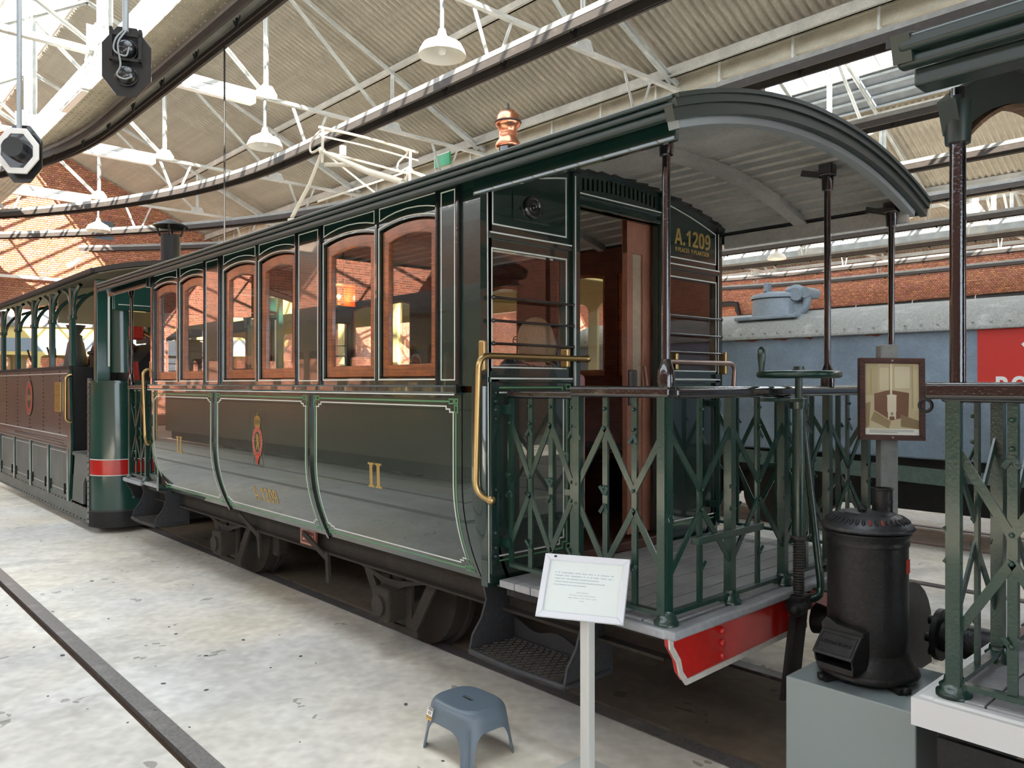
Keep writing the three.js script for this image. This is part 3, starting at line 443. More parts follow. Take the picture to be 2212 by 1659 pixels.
for (const s of [1, -1]) {
  const zz = (z) => s > 0 ? z : -z, N = [0, 0, s];
  const X = (pts, z, d, holes, bev) => s > 0 ? exXY(pts, z - d, d, holes, bev) : exXY(pts, -z, d, holes, bev);
  part(coach, 'upper_side', X([[XE, 1.53], [0, 1.53], [0, 2.50], [XE, 2.50]], 1.0, 0.045, WIN.map(([a, b]) => arched(a, b, 1.573, 2.36, 0.028))), M.green);
  part(coach, 'inner_lining', X([[XE + 0.05, 1.12], [-0.05, 1.12], [-0.05, 2.50], [XE + 0.05, 2.50]], 0.952, 0.012, WIN.map(([a, b]) => arched(a + 0.03, b - 0.03, 1.60, 2.31, 0.028))), M.innerWood);
  for (const [a, b] of WIN) {
    const f = part(coach, 'window_sash', X(arched(a + 0.006, b - 0.006, 1.577, 2.352, 0.028), 0.984, 0.03, [arched(a + 0.062, b - 0.062, 1.642, 2.29, 0.028).reverse()], 0.004), M.sash);
    part(f, 'pane', X(arched(a + 0.055, b - 0.055, 1.635, 2.30, 0.028), 0.968, 0.003), M.glass);
    part(coach, 'pinstripe', [stripe(arched(a - 0.008, b + 0.008, 1.563, 2.372, 0.03).map(([x, y]) => [x, y, zz(1.0006)]), 0.007, N, 0.0016, true)], M.line);
    part(coach, 'pinstripe', [stripe([[a + 0.0, 2.478], [b - 0.0, 2.478], [b, 2.412], ...[0.15, 0.3, 0.5, 0.7, 0.85].map((t) => [b + (a - b) * t, 2.412 + 0.12 * t * (1 - t)]), [a, 2.412]].map(([x, y]) => [x, y, zz(1.0006)]), 0.006, N, 0.0016, true)], M.line);
  }
  for (const [a, b] of [[-3.215, -2.995], [-1.735, -1.497], [-0.285, -0.18], [-4.46, -4.43]]) {
    part(coach, 'pillar_panel', X([[a - 0.022, 1.535], [b + 0.022, 1.535], [b + 0.022, 2.485], [a - 0.022, 2.485]], 1.006, 0.008, [], 0.002), M.green);
    if (b - a > 0.05) part(coach, 'pinstripe', stripe([[a, 1.56], [b, 1.56], [b, 2.465], [a, 2.465]].map(([x, y]) => [x, y, zz(1.0066)]), 0.006, N, 0.0016, true), M.line);
    for (const e of [a - 0.03, b + 0.03]) if (e > XE + 0.02) part(coach, 'beading', X([[e - 0.009, 1.535], [e + 0.009, 1.535], [e + 0.009, 2.49], [e - 0.009, 2.49]], 1.018, 0.02, [], 0.005), M.blackGloss);
  }
  for (const [a, b] of [[WIN[0][1], WIN[1][0]], [WIN[2][1], WIN[3][0]], [WIN[4][1], WIN[5][0]]]) part(coach, 'mullion', X([[(a + b) / 2 - 0.012, 1.56], [(a + b) / 2 + 0.012, 1.56], [(a + b) / 2 + 0.012, 2.40], [(a + b) / 2 - 0.012, 2.40]], 1.008, 0.012, [], 0.003), M.green);
  // waist rail
  part(coach, 'waist_rail', X([[XE - 0.01, 1.494], [-0.145, 1.494], [-0.145, 1.535], [XE - 0.01, 1.535]], 1.035, 0.05, [], 0.009), M.greenSide);
  part(coach, 'pinstripe', stripe([[XE, 1.49, zz(1.036 - 0.002)], [-0.15, 1.49, zz(1.034)]], 0.006, N), M.line);
  // curved lower panels
  const cut = [XE, -3.078, -1.592, -0.13];
  for (let i = 0; i < 3; i++) {
    const a = cut[i] + 0.006, b = cut[i + 1] - 0.006, F = (o) => (u, v) => { const y = 0.60 + 0.90 * v; return [a + (b - a) * (s > 0 ? u : 1 - u), y, zz(sideZ(y) + o)]; };
    const p = part(coach, 'lower_panel', slab(F(0), F(-0.03), 1, 26), M.greenSide);
    const S = (pts, o = 0.0008) => { const q = []; for (let k = 0; k + 1 <= pts.length; k++) { const [x0, y0] = pts[k], [x1, y1] = pts[(k + 1) % pts.length], n = Math.abs(y1 - y0) > 0.1 ? 14 : 1; for (let m = 0; m < n; m++) { const t = m / n, y = y0 + (y1 - y0) * t; q.push([x0 + (x1 - x0) * t, y, zz(sideZ(y) + o)]); } } return q; };
    const st = 0.026, loop = (d, c) => { const l = a + d, r = b - d, t = 1.5 - d - 0.005, w = 0.60 + d + 0.005; return [[l + c, w], [r - c, w], [r - c, w + st * (c ? 0.5 : 0)], [r - c / 2, w + st * (c ? 0.5 : 0)], [r - c / 2, w + c / 2], [r, w + c / 2], [r, t - c / 2], [r - c / 2, t - c / 2], [r - c / 2, t - c / 4], [r - c, t - c / 4], [r - c, t], [l + c, t], [l + c, t - c / 4], [l + c / 2, t - c / 4], [l + c / 2, t - c / 2], [l, t - c / 2], [l, w + c / 2], [l + c / 2, w + c / 2], [l + c / 2, w + st * (c ? 0.5 : 0)], [l + c, w + st * (c ? 0.5 : 0)]]; };
    part(p, 'pinstripe', stripe(S(loop(0.062, 0.055)), 0.0065, N, 0.0016, true), M.line, 'white pinstripe with stepped corners');
    const g0 = 0.042, L0 = a + g0, R0 = b - g0, T0 = 1.5 - g0 - 0.002, B0 = 0.60 + g0;
    part(p, 'green_line', [stripe(S([[L0 + 0.05, B0], [R0 - 0.05, B0]]).slice(0, 2), 0.008, N), stripe(S([[L0 + 0.05, T0], [R0 - 0.05, T0]]).slice(0, 2), 0.008, N), stripe([...S([[L0, B0 + 0.05], [L0, T0 - 0.05]]).slice(0, 15)], 0.008, N), stripe([...S([[R0, B0 + 0.05], [R0, T0 - 0.05]]).slice(0, 15)], 0.008, N)], M.lineGreen);
    const fret = []; for (const [cx, cy, dx, dy] of [[L0, T0, 1, -1], [R0, T0, -1, -1], [L0, B0, 1, 1], [R0, B0, -1, 1]]) for (const [px, py, w, h] of [[-0.012, -0.012, 0.02, 0.02], [0.018, -0.012, 0.034, 0.022], [-0.012, 0.018, 0.022, 0.034]]) fret.push(stripe([[0, 0], [w, 0], [w, h], [0, h]].map(([x, y]) => { const Y = cy + dy * (py + y); return [cx + dx * (px + x), Y, zz(sideZ(Y) + 0.0008)]; }), 0.006, N, 0.0016, true));
    part(p, 'fret_corners', fret, M.lineGreen);
    if (i < 2) { const e = cut[i + 1]; part(coach, 'panel_moulding', [stripe(S([[e, 0.59], [e, 1.49]]).slice(0, 15).map(([x, y, z]) => [x, y, z + s * 0.004]), 0.026, N, 0.018)], M.blackGloss); part(coach, 'pinstripe', stripe(S([[e - 0.016, 0.59], [e - 0.016, 1.49]], 0.004).slice(0, 15), 0.005, N), M.line); }
  }
  // rounded corner pillars
  for (const e of [0, XE]) { const d = e ? 1 : -1, q = (o) => (u, v) => { const y = 0.58 + 1.92 * v, t = u * Math.PI / 2, zo = sideZ(Math.min(1.5, y)); const c = y > 1.49 ? 1.0 : zo; return [e + d * (0.06 - 0.06 * Math.sin(t)) + d * 0.07 * (1 - u) * 0, y, zz(c - 0.0 - 0.05 * (1 - Math.cos(t)) + o)]; };
    part(coach, 'corner_pillar', [slab(q(0), q(-0.02), 6, 20), (() => { const F2 = (o) => (u, v) => { const y = 0.58 + 0.92 * v; return [e + d * (0.06 + 0.07 * u), y, zz(sideZ(y) + o)]; }; return slab(F2(-0.002), F2(-0.02), 1, 14); })()], M.green); part(coach, 'pinstripe', stripe([[e + d * 0.004, 0.62, zz(0.948)], [e + d * 0.004, 2.48, zz(0.958)]].map(([x, y, z]) => [x - d * 0.005, y, z]), 0.006, [1, 0, 0]), M.line); }
  // lettering
  const L = (g, x, y) => { g = g.clone(); const p = g.attributes.position; for (let i = 0; i < p.count; i++) { const Y = y + p.getY(i); p.setXYZ(i, x + s * p.getX(i), Y, zz(sideZ(Y) + p.getZ(i) + 0.0003)); } g.computeVertexNormals(); return g; };
  const two = text('II', 0.135, serif, 0.0016, 0.95);
  part(coach, 'class_numeral', L(two, -0.885, 1.045), M.gold, 'gold roman numeral two'); part(coach, 'class_numeral', L(two, -3.80, 1.045), M.gold, 'gold roman numeral two');
  part(coach, 'number_lettering', L(text('A.1209', 0.098, font, 0.0016, 0.86), -2.315, 0.785), M.gold, 'gold number A.1209');
  // crest: crown over a red belt with a lion
  const crest = canvasTex(256, 448, (c, w, h) => {
    c.clearRect(0, 0, w, h); c.translate(128, 0);
    c.fillStyle = '#8a6a2c'; c.strokeStyle = '#8a6a2c'; c.lineWidth = 9;
    c.beginPath(); c.moveTo(-52, 128); c.lineTo(-60, 66); c.quadraticCurveTo(-48, 34, 0, 30); c.quadraticCurveTo(48, 34, 60, 66); c.lineTo(52, 128); c.closePath(); c.fill(); c.fillRect(-3, 4, 6, 30); c.fillRect(-11, 12, 22, 6);
    c.fillStyle = '#20352d'; for (const x of [-36, -12, 12, 36]) { c.beginPath(); c.ellipse(x, 82, 7, 22, 0, 0, 7); c.fill(); }
    c.lineWidth = 8; c.beginPath(); c.moveTo(-92, 420); c.lineTo(-60, 330); c.moveTo(92, 420); c.lineTo(60, 330); c.stroke();
    c.fillStyle = '#a3302a'; c.beginPath(); c.ellipse(0, 246, 92, 124, 0, 0, 7); c.fill(); c.beginPath(); c.moveTo(-46, 345); c.lineTo(46, 345); c.lineTo(0, 440); c.fill();
    c.fillStyle = '#1b2b25'; c.beginPath(); c.ellipse(0, 246, 58, 88, 0, 0, 7); c.fill(); c.lineWidth = 3; c.strokeStyle = '#b9b49c'; c.beginPath(); c.ellipse(0, 246, 58, 88, 0, 0, 7); c.stroke(); c.beginPath(); c.ellipse(0, 246, 92, 124, 0, 0, 7); c.stroke();
    c.fillStyle = '#c9b98a'; c.font = 'bold 18px sans-serif'; c.textAlign = 'center'; 'LUNION FAIT LA FORCE'.split('').forEach((ch, i) => { const a = -2.5 + i * 0.245; c.save(); c.translate(Math.sin(a) * 75, 246 - Math.cos(a) * 106); c.rotate(a); c.fillText(ch, 0, 6); c.restore(); });
    c.fillStyle = '#9a7a35'; c.beginPath(); c.ellipse(-4, 196, 17, 17, 0, 0, 7); c.fill(); c.beginPath(); c.moveTo(-16, 206); c.lineTo(14, 204); c.lineTo(20, 258); c.lineTo(34, 306); c.lineTo(20, 310); c.lineTo(4, 272); c.lineTo(-14, 312); c.lineTo(-28, 308); c.lineTo(-12, 262); c.closePath(); c.fill(); c.lineWidth = 8; c.strokeStyle = '#9a7a35'; c.beginPath(); c.moveTo(-12, 218); c.lineTo(-38, 204); c.moveTo(-10, 232); c.lineTo(-36, 238); c.moveTo(18, 262); c.quadraticCurveTo(46, 240, 30, 196); c.stroke();
    c.fillStyle = '#c33a30'; c.beginPath(); c.moveTo(-16, 352); c.lineTo(16, 352); c.lineTo(0, 400); c.fill();
  });
  const cm = std(0xffffff, 0.4, 0, { map: crest, transparent: true }), cg = new THREE.PlaneGeometry(0.215, 0.376); if (s < 0) cg.rotateY(Math.PI);
  part(coach, 'crest', cg.translate(-2.335, 1.165, zz(1.0022)), cm, 'crowned red oval crest with a golden lion', true);
  // sole bar and running gear
  part(coach, 'sole_bar', [box(-5.35, 0.88, 0.45, 0.58, zz(0.74), zz(0.755)), box(-5.35, 0.88, 0.45, 0.462, zz(0.68), zz(0.80)), box(-5.35, 0.88, 0.57, 0.58, zz(0.68), zz(0.80))], M.dirty);
  for (const ax of [-1.05, -3.4]) {
    part(coach, 'axle_guard', [bar([ax - 0.36, 0.48, zz(0.73)], [ax - 0.14, 0.14, zz(0.73)], 0.07, 0.018), bar([ax + 0.36, 0.48, zz(0.73)], [ax + 0.14, 0.14, zz(0.73)], 0.07, 0.018), bar([ax - 0.11, 0.48, zz(0.73)], [ax - 0.11, 0.12, zz(0.73)], 0.06, 0.018), bar([ax + 0.11, 0.48, zz(0.73)], [ax + 0.11, 0.12, zz(0.73)], 0.06, 0.018), bar([ax - 0.2, 0.13, zz(0.73)], [ax + 0.2, 0.13, zz(0.73)], 0.035, 0.022)], M.dirty);
    part(coach, 'axle_box', [rbox(ax - 0.085, ax + 0.085, 0.19, 0.38, zz(0.70), zz(0.86), 0.02), cyl([ax, 0.28, zz(0.86)], [ax, 0.28, zz(0.88)], 0.06)], M.dirty);
    part(coach, 'leaf_spring', [0, 1, 2, 3, 4].map((i) => tube([[ax - 0.34 + i * 0.06, 0.455 - i * 0.013, zz(0.78)], [ax, 0.405 - i * 0.013, zz(0.78)], [ax + 0.34 - i * 0.06, 0.455 - i * 0.013, zz(0.78)]], 0.011, 10, 5)), M.dirty);
    part(coach, 'wheel', [cyl([ax, 0.33, zz(0.47)], [ax, 0.33, zz(0.56)], 0.325, 0.325, 32), cyl([ax, 0.33, zz(0.44)], [ax, 0.33, zz(0.47)], 0.35, 0.35, 32), cyl([ax, 0.33, zz(0.4)], [ax, 0.33, zz(0.74)], 0.07)], M.dirty);
    part(coach, 'brake_block', rbox(ax + (ax < -2 ? 0.36 : -0.46), ax + (ax < -2 ? 0.46 : -0.36), 0.2, 0.46, zz(0.46), zz(0.56), 0.02), M.dirty);
  }
  for (const x of [-1.75, -2.75]) part(coach, 'truss_rod_strut', [bar([x - 0.25, 0.56, zz(0.84)], [x, 0.42, zz(0.80)], 0.035, 0.012), bar([x, 0.46, zz(0.80)], [x + 0.02, 0.27, zz(0.80)], 0.035, 0.02)], M.dirty);
  if (s > 0) {
    const pt = canvasTex(256, 128, (c) => { c.fillStyle = '#5d2417'; c.fillRect(0, 0, 256, 128); c.strokeStyle = '#b08b74'; c.lineWidth = 10; c.strokeRect(8, 8, 240, 112); c.fillStyle = '#c8a68e'; c.font = 'bold 74px sans-serif'; c.textAlign = 'center'; c.fillText('SNCV', 128, 92); });
    const pl = part(coach, 'maker_plate', rbox(-2.09, -1.87, 0.47, 0.585, 0.80, 0.815, 0.005), std(lin(0.14, 0.03, 0.018), 0.6), 'small red plate reading SNCV'); part(pl, 'plate_face', new THREE.PlaneGeometry(0.2, 0.10).translate(-1.98, 0.527, 0.816), std(0xffffff, 0.5, 0, { map: pt }), null, true);
  }
  // longitudinal benches
  part(coach, 'bench', [rbox(-4.2, -0.75, 1.02, 1.07, zz(0.5), zz(0.93), 0.015), box(-4.2, -0.75, 0.66, 1.02, zz(0.72), zz(0.76)), box(-4.2, -4.15, 0.66, 1.02, zz(0.52), zz(0.76)), box(-0.8, -0.75, 0.66, 1.02, zz(0.52), zz(0.76))], M.innerWood);
}
part(coach, 'floor_plate', box(-4.45, -0.02, 0.60, 0.66, -0.845, 0.845), M.innerWood);
part(coach, 'underframe', [box(-4.45, -0.02, 0.50, 0.60, -0.72, 0.72), box(-3.4, -1.05, 0.28, 0.5, -0.35, 0.35)], M.dirty);
// end walls
const endTop = (k) => { const p = []; for (let i = 0; i <= 20; i++) { const z = 0.955 - 1.91 * i / 20; p.push([z, archY(z) + k]); } return p; };
for (const e of [0, XE]) {
  const d = e ? -1 : 1, x0 = e ? XE + 0.045 : 0, slots = [];   // wall occupies x0-0.045 .. x0
  for (let i = 0; i < 17; i++) { const z = 0.30 - 0.60 * i / 16; slots.push([[z - 0.008, 2.565 - 0.02 * (z / 0.3) ** 2], [z + 0.008, 2.565 - 0.02 * (z / 0.3) ** 2], [z + 0.008, 2.625 - 0.02 * (z / 0.3) ** 2], [z, 2.632 - 0.02 * (z / 0.3) ** 2], [z - 0.008, 2.625 - 0.02 * (z / 0.3) ** 2]]); }
  const holes = [[[-0.335, 0.67], [0.335, 0.67], [0.335, 2.455], [-0.335, 2.455]], [[0.432, 1.625], [0.955 - 0.03, 1.625], [0.925, 2.165], [0.432, 2.165]], [[-0.925, 1.625], [-0.432, 1.625], [-0.432, 2.165], [-0.925, 2.165]], ...slots];
  part(coach, 'end_wall', exZY([[-0.955, 0.60], [0.955, 0.60], ...endTop(0)], x0, 0.045, holes), M.green);
  part(coach, 'inner_lining', exZY([[-0.94, 0.66], [0.94, 0.66], ...endTop(-0.02)], x0 - d * 0.04 + (e ? 0.012 : 0), 0.012, holes.slice(0, 3)), M.innerWood);
  const fx = e - d * 0 + d * 0.001, Nx = [d, 0, 0];
  for (const s of [1, -1]) {
    part(coach, 'pane', box(e - d * 0.02, e - d * 0.023, 1.62, 2.17, s * 0.428, s * 0.929), M.glass);
    part(coach, 'pinstripe', stripe([[fx, 1.618, s * 0.428], [fx, 1.618, s * 0.93], [fx, 2.172, s * 0.93], [fx, 2.172, s * 0.428]], 0.007, Nx, 0.0016, true), M.line);
    part(coach, 'pinstripe', stripe([[fx, 2.285, s * 0.43], [fx, 2.285, s * 0.925], ...[0.925, 0.8, 0.65, 0.5, 0.43].map((z) => [fx, archY(z) - 0.05, s * z])], 0.007, Nx, 0.0016, true), M.line);
    part(coach, 'door_post', rbox(e - d * 0.03, e + d * 0.022, 0.64, 2.62, s * 0.342, s * 0.395, 0.008), M.green);
    part(coach, 'pinstripe', stripe([[e + d * 0.0225, 0.68, s * 0.383], [e + d * 0.0225, 2.60, s * 0.383]], 0.007, Nx), M.line);
    part(coach, 'cross_rail', [rbox(e - d * 0.02, e + d * 0.014, 2.215, 2.25, s * 0.395, s * 0.955, 0.006)], M.green); part(coach, 'pinstripe', stripe([[e + d * 0.0145, 2.243, s * 0.4], [e + d * 0.0145, 2.243, s * 0.95]], 0.007, Nx), M.line);
    part(coach, 'cross_rail', [rbox(e - d * 0.02, e + d * 0.018, 1.545, 1.575, s * 0.395, s * 0.955, 0.006)], M.green); part(coach, 'pinstripe', stripe([[e + d * 0.0185, 1.566, s * 0.4], [e + d * 0.0185, 1.566, s * 0.95]], 0.007, Nx), M.line);
    // lower panel lines
    const q = (w, o) => stripe([[fx, 0.70 + o + 0.03, s * (0.415 + o)], [fx, 0.70 + o + 0.03, s * (0.445 + o)], [fx, 0.70 + o, s * (0.445 + o)], [fx, 0.70 + o, s * (0.94 - o)], [fx, 1.535 - o, s * (0.94 - o)], [fx, 1.535 - o, s * (0.445 + o)], [fx, 1.535 - o - 0.03, s * (0.445 + o)], [fx, 1.535 - o - 0.03, s * (0.415 + o)]], w, Nx, 0.0016, true);
    part(coach, 'pinstripe', q(0.007, 0.035), M.line); part(coach, 'green_line', q(0.008, 0.012), M.lineGreen);
    part(coach, 'fret_corners', [0.70, 1.51].map((y) => stripe([[fx, y + 0.005, s * 0.40], [fx, y + 0.005, s * 0.43], [fx, y + 0.028, s * 0.43], [fx, y + 0.028, s * 0.40]], 0.006, Nx, 0.0016, true)), M.lineGreen);
    for (const y of [1.94, 1.833, 1.727]) part(coach, 'window_bar', [cyl([e + d * 0.03, y, s * 0.41], [e + d * 0.03, y, s * 0.945], 0.0065, 0.0065, 8), ball([e + d * 0.03, y, s * 0.945], 0.011, 8), ball([e + d * 0.03, y, s * 0.41], 0.011, 8)], M.blackGloss);
    // bent grab rail round the corner
    part(coach, 'grab_rail', bent([[e + d * 0.055, 1.668, s * 0.33], [e + d * 0.055, 1.668, s * 1.055], [e + d * 0.02, 1.04, s * 1.045], [e + d * 0.075, 1.015, s * 1.0]], 0.0145, 0.06), s > 0 || e ? M.brass : std(lin(0.30, 0.22, 0.19), 0.35, 0.8), s > 0 ? 'bent brass grab rail' : 'tarnished grab rail');
    part(coach, 'rail_foot', rbox(e, e + d * 0.05, 1.62, 1.72, s * 0.445, s * 0.475, 0.01), M.brass); part(coach, 'rail_knob', ball([e + d * 0.055, 1.668, s * 0.33], 0.02), M.brass); part(coach, 'rail_foot', rbox(e - d * 0.005, e + d * 0.035, 1.60, 1.74, s * 0.985, s * 1.01, 0.008), M.brass); part(coach, 'rail_knob', ball([e + d * 0.075, 1.015, s * 1.0], 0.022), M.brass);
  }
  part(coach, 'header_rail', rbox(e - d * 0.02, e + d * 0.018, 2.50, 2.53, -0.345, 0.345, 0.006), M.green); part(coach, 'pinstripe', stripe([[e + d * 0.0185, 2.522, -0.345], [e + d * 0.0185, 2.522, 0.345]], 0.007, Nx), M.line);
  part(coach, 'lintel', rbox(e - d * 0.04, e + d * 0.02, 2.455, 2.48, -0.34, 0.34, 0.006), M.green); part(coach, 'threshold', rbox(e - d * 0.06, e + d * 0.03, 0.63, 0.68, -0.345, 0.345, 0.01), M.innerWood);
  part(coach, 'lamp_hatch', rbox(e, e + d * 0.006, 2.325, 2.465, 0.545, 0.80, 0.002), M.green); part(coach, 'lamp_boss', [ring([e + d * 0.012, 2.395, 0.675], 0.045, 0.012, 'x', 28), ring([e + d * 0.014, 2.395, 0.675], 0.022, 0.007, 'x', 24), cyl([e, 2.395, 0.675], [e + d * 0.016, 2.395, 0.675], 0.045, 0.04, 28), ball([e + d * 0.016, 2.395, 0.675], 0.012)], M.blackGloss);
  for (const z of [0.60, 0.745]) part(coach, 'screw', cyl([e, 2.385, z], [e + d * 0.01, 2.385, z], 0.011), M.blackGloss);
  // arched cornice with bolts
  const cp = []; for (let i = 0; i <= 18; i++) { const z = 0.99 - 1.98 * i / 18; cp.push([e + d * 0.012, archY(z) + 0.0, z]); }
  part(coach, 'cornice', stripe(cp, 0.035, Nx, 0.03), M.blackGloss);
  part(coach, 'cornice_bolts', [...Array(15)].map((_, i) => { const z = 0.9 - 1.8 * i / 14; return ball([e + d * 0.03, archY(z) + 0.014, z], 0.006, 6); }), M.blackGloss).userData.kind = 'stuff';
  const lt = (g) => (d > 0 ? g.rotateY(Math.PI / 2) : g.rotateY(-Math.PI / 2));
  if (!e) { part(coach, 'number_lettering', lt(text('A.1209', 0.094, font, 0.002, 0.92)).translate(0.0005, 2.412, -0.68), M.gold, 'gold number A.1209'); part(coach, 'capacity_lettering', lt(text('9 PLACES  9 PLAATSEN', 0.026, font, 0.002, 0.93)).translate(0.0005, 2.337, -0.675), M.gold, 'gold line reading 9 PLACES 9 PLAATSEN'); }
}
// sliding door of the near end, partly open
part(coach, 'sliding_door', [rbox(-0.10, -0.06, 0.69, 2.47, -0.42, -0.275, 0.004), rbox(-0.10, -0.06, 0.69, 2.47, -0.185, -0.135, 0.004), box(-0.095, -0.07, 0.69, 1.52, -0.29, -0.16), box(-0.10, -0.062, 2.28, 2.47, -0.42, -0.135)], M.doorWood);
part(coach, 'door_leaf_panel', box(-0.092, -0.074, 1.5, 2.3, -0.285, -0.17), std(lin(0.46, 0.36, 0.25), 0.45, 0, { map: blotch }));
part(coach, 'door_lock', [rbox(-0.064, -0.04, 1.42, 1.62, -0.205, -0.135, 0.012)], M.wornIron); part(coach, 'door_handle', bent([[-0.04, 1.50, -0.17], [0.0, 1.50, -0.19], [0.0, 1.53, -0.235], [0.0, 1.64, -0.21]], 0.011, 0.02), std(lin(0.20, 0.11, 0.08), 0.4, 0.7));
// roof: boards below, skin above, mouldings round the edge
const RX0 = -5.63, RX1 = 1.16, roofY = (z) => 2.69 - 0.19 * Math.pow(Math.abs(z) / 1.13, 2.1);
part(coach, 'roof_skin', slab((u, v) => [RX0 + (RX1 - RX0) * u, roofY(-1.13 + 2.26 * (1 - v)) + 0.012, -1.13 + 2.26 * (1 - v)], (u, v) => [RX0 + (RX1 - RX0) * u, roofY(-1.13 + 2.26 * (1 - v)) - 0.012, -1.13 + 2.26 * (1 - v)], 1, 30), std(lin(0.05, 0.06, 0.065), 0.8, 0, { map: dusty, bumpMap: fine, bumpScale: 0.004 }));
for (let i = 0; i < 20; i++) { const za = 1.06 - 2.12 * i / 20, zb = 1.06 - 2.12 * (i + 1) / 20 + 0.004; part(coach, 'roof_board', slab((u, v) => [-5.58 + 6.69 * u, roofY(za + (zb - za) * v) - 0.013, za + (zb - za) * v], (u, v) => [-5.58 + 6.69 * u, roofY(za + (zb - za) * v) - 0.022 - 0.013 * (i < 10 ? v : 1 - v), za + (zb - za) * v], 1, 1), M.board); }
for (const x of [0.52, -0.95, -2.2, -3.5, -4.99]) { const q = []; for (let i = 0; i <= 20; i++) { const z = 1.0 - 2 * i / 20; q.push([x, roofY(z) - 0.05, z]); } part(coach, 'roof_rib', stripe(q, 0.042, [1, 0, 0], 0.05), M.board); if (x > 0) part(coach, 'rib_flange', stripe(q.map(([a, y, z]) => [a, y - 0.022, z]), 0.012, [1, 0, 0], 0.075), M.board); }
for (const s of [1, -1]) { for (const [a, b] of [[0.0, RX1 - 0.05], [RX0 + 0.04, XE]]) part(coach, 'eave_board', [rbox(a, b, 2.395, 2.475, s * 1.02, s * 1.045, 0.006)], s > 0 ? M.green : M.board); part(coach, 'cant_rail', [rbox(XE, 0, 2.485, 2.53, s * 0.96, s * 1.03, 0.01)], M.green); }
const edge = (o, w, t, mat, nm, r) => { for (const s of [1, -1]) part(coach, nm, rbox(RX0 - o * 0.3, RX1 + o * 0.3, 2.50 + w, 2.50 + w + t, s * (1.09 + o), s * (1.12 + o), r), mat); };
edge(0.012, -0.06, 0.034, M.greenDull, 'roof_moulding', 0.012); edge(0.020, -0.026, 0.024, M.greenDull, 'roof_moulding', 0.009); edge(0.028, -0.002, 0.018, M.greenDull, 'roof_moulding', 0.007);
for (const e of [RX1, RX0]) { const d = e > 0 ? 1 : -1; for (const [dy, w, o] of [[-0.03, 0.05, 0], [0.002, 0.03, 0.012], [0.024, 0.016, 0.022]]) { const q = []; for (let i = 0; i <= 26; i++) { const z = 1.135 - 2.27 * i / 26; q.push([e - d * 0.01 + d * o, roofY(z) + dy - 0.012, z]); } part(coach, 'roof_end_moulding', stripe(q, w, [1, 0, 0], 0.034), M.greenDull); }
  const a = []; for (let i = 0; i <= 22; i++) { const z = 1.06 - 2.12 * i / 22; a.push([e - d * 0.05, roofY(z) - 0.07, z]); } part(coach, 'roof_end_rib', stripe(a, 0.05, [1, 0, 0], 0.045), std(lin(0.30, 0.34, 0.36), 0.5)); }
// chimney of the coach stove
{ const x = -1.24, z = -0.3; part(coach, 'stove_pipe', cyl([x, 2.62, z], [x, 3.20, z], 0.072, 0.072, 24), M.blackGloss);
  part(coach, 'copper_cowl', lathe([[0.072, 0], [0.086, 0.005], [0.086, 0.03], [0.066, 0.06], [0.062, 0.085], [0.067, 0.09], [0.062, 0.096], [0.062, 0.12], [0.075, 0.15], [0.086, 0.158], [0.088, 0.182], [0.080, 0.19], [0.076, 0.22], [0.055, 0.252], [0.012, 0.262]], [x, 3.16, z]), M.copper, 'polished copper chimney cowl');
  part(coach, 'cowl_band', ring([x, 3.337, z], 0.087, 0.007, 'y', 32), M.wornIron); part(coach, 'cowl_finial', lathe([[0.012, 0.255], [0.016, 0.27], [0.007, 0.285], [0.008, 0.30], [0.001, 0.318]], [x, 3.16, z], 12), M.wornIron); }

// platforms: deck, railings, posts, steps, brake
function lattice(T, nodes, start, nrm, mat, yT = 1.485, yB = 0.665) {
  const N = V(...nrm), off = (p, y, k = 0) => [p[0] + N.x * k, y, p[1] + N.z * k];
  nodes.forEach(([px, pz, kind], i) => {
    const p = [px, pz], top = (i + start) % 2 === 0;
    if (kind === 'b') { part(T, 'baluster', bar(off(p, yB), off(p, yT), 0.026, 0.012, nrm), mat); }
    const tg = Math.abs(N.x) > 0.5 ? [0, 1] : [1, 0];
    for (const [y, up] of top ? [[1.09, 1], [1.05, -1]] : [[1.34, -1], [0.80, 1]]) for (const s of [-1, 1]) part(T, 'curl', bar(off(p, y, 0.008), [p[0] + tg[0] * s * 0.02 + N.x * 0.016, y + up * 0.034, p[1] + tg[1] * s * 0.02 + N.z * 0.016], 0.015, 0.004, nrm), mat);
    part(T, 'rivets', [1.36, 1.12, 1.04, 0.81, 1.44].map((y) => ball(off(p, y, 0.013), 0.0075, 6)), mat).userData.kind = 'stuff';
    if (i + 1 < nodes.length) {
      const q = [nodes[i + 1][0], nodes[i + 1][1]], a = top ? p : q, b = top ? q : p;
      part(T, 'lattice_bar', bar(off(a, 1.365, 0.006), off(b, 1.115, 0.006), 0.026, 0.007, nrm), mat); part(T, 'lattice_bar', bar(off(b, 1.045, 0.006), off(a, 0.80, 0.006), 0.026, 0.007, nrm), mat);
      part(T, 'bottom_rail', bar([p[0], yB, p[1]], [q[0], yB, q[1]], 0.016, 0.03, [0, 1, 0].map((v, k) => k === 1 ? 0 : nrm[k])), mat);
    }
  });
}
const foot = (x, y, z) => lathe([[0.048, 0], [0.048, 0.012], [0.036, 0.02], [0.04, 0.03], [0.028, 0.04], [0.026, 0.055]], [x, y, z], 20);
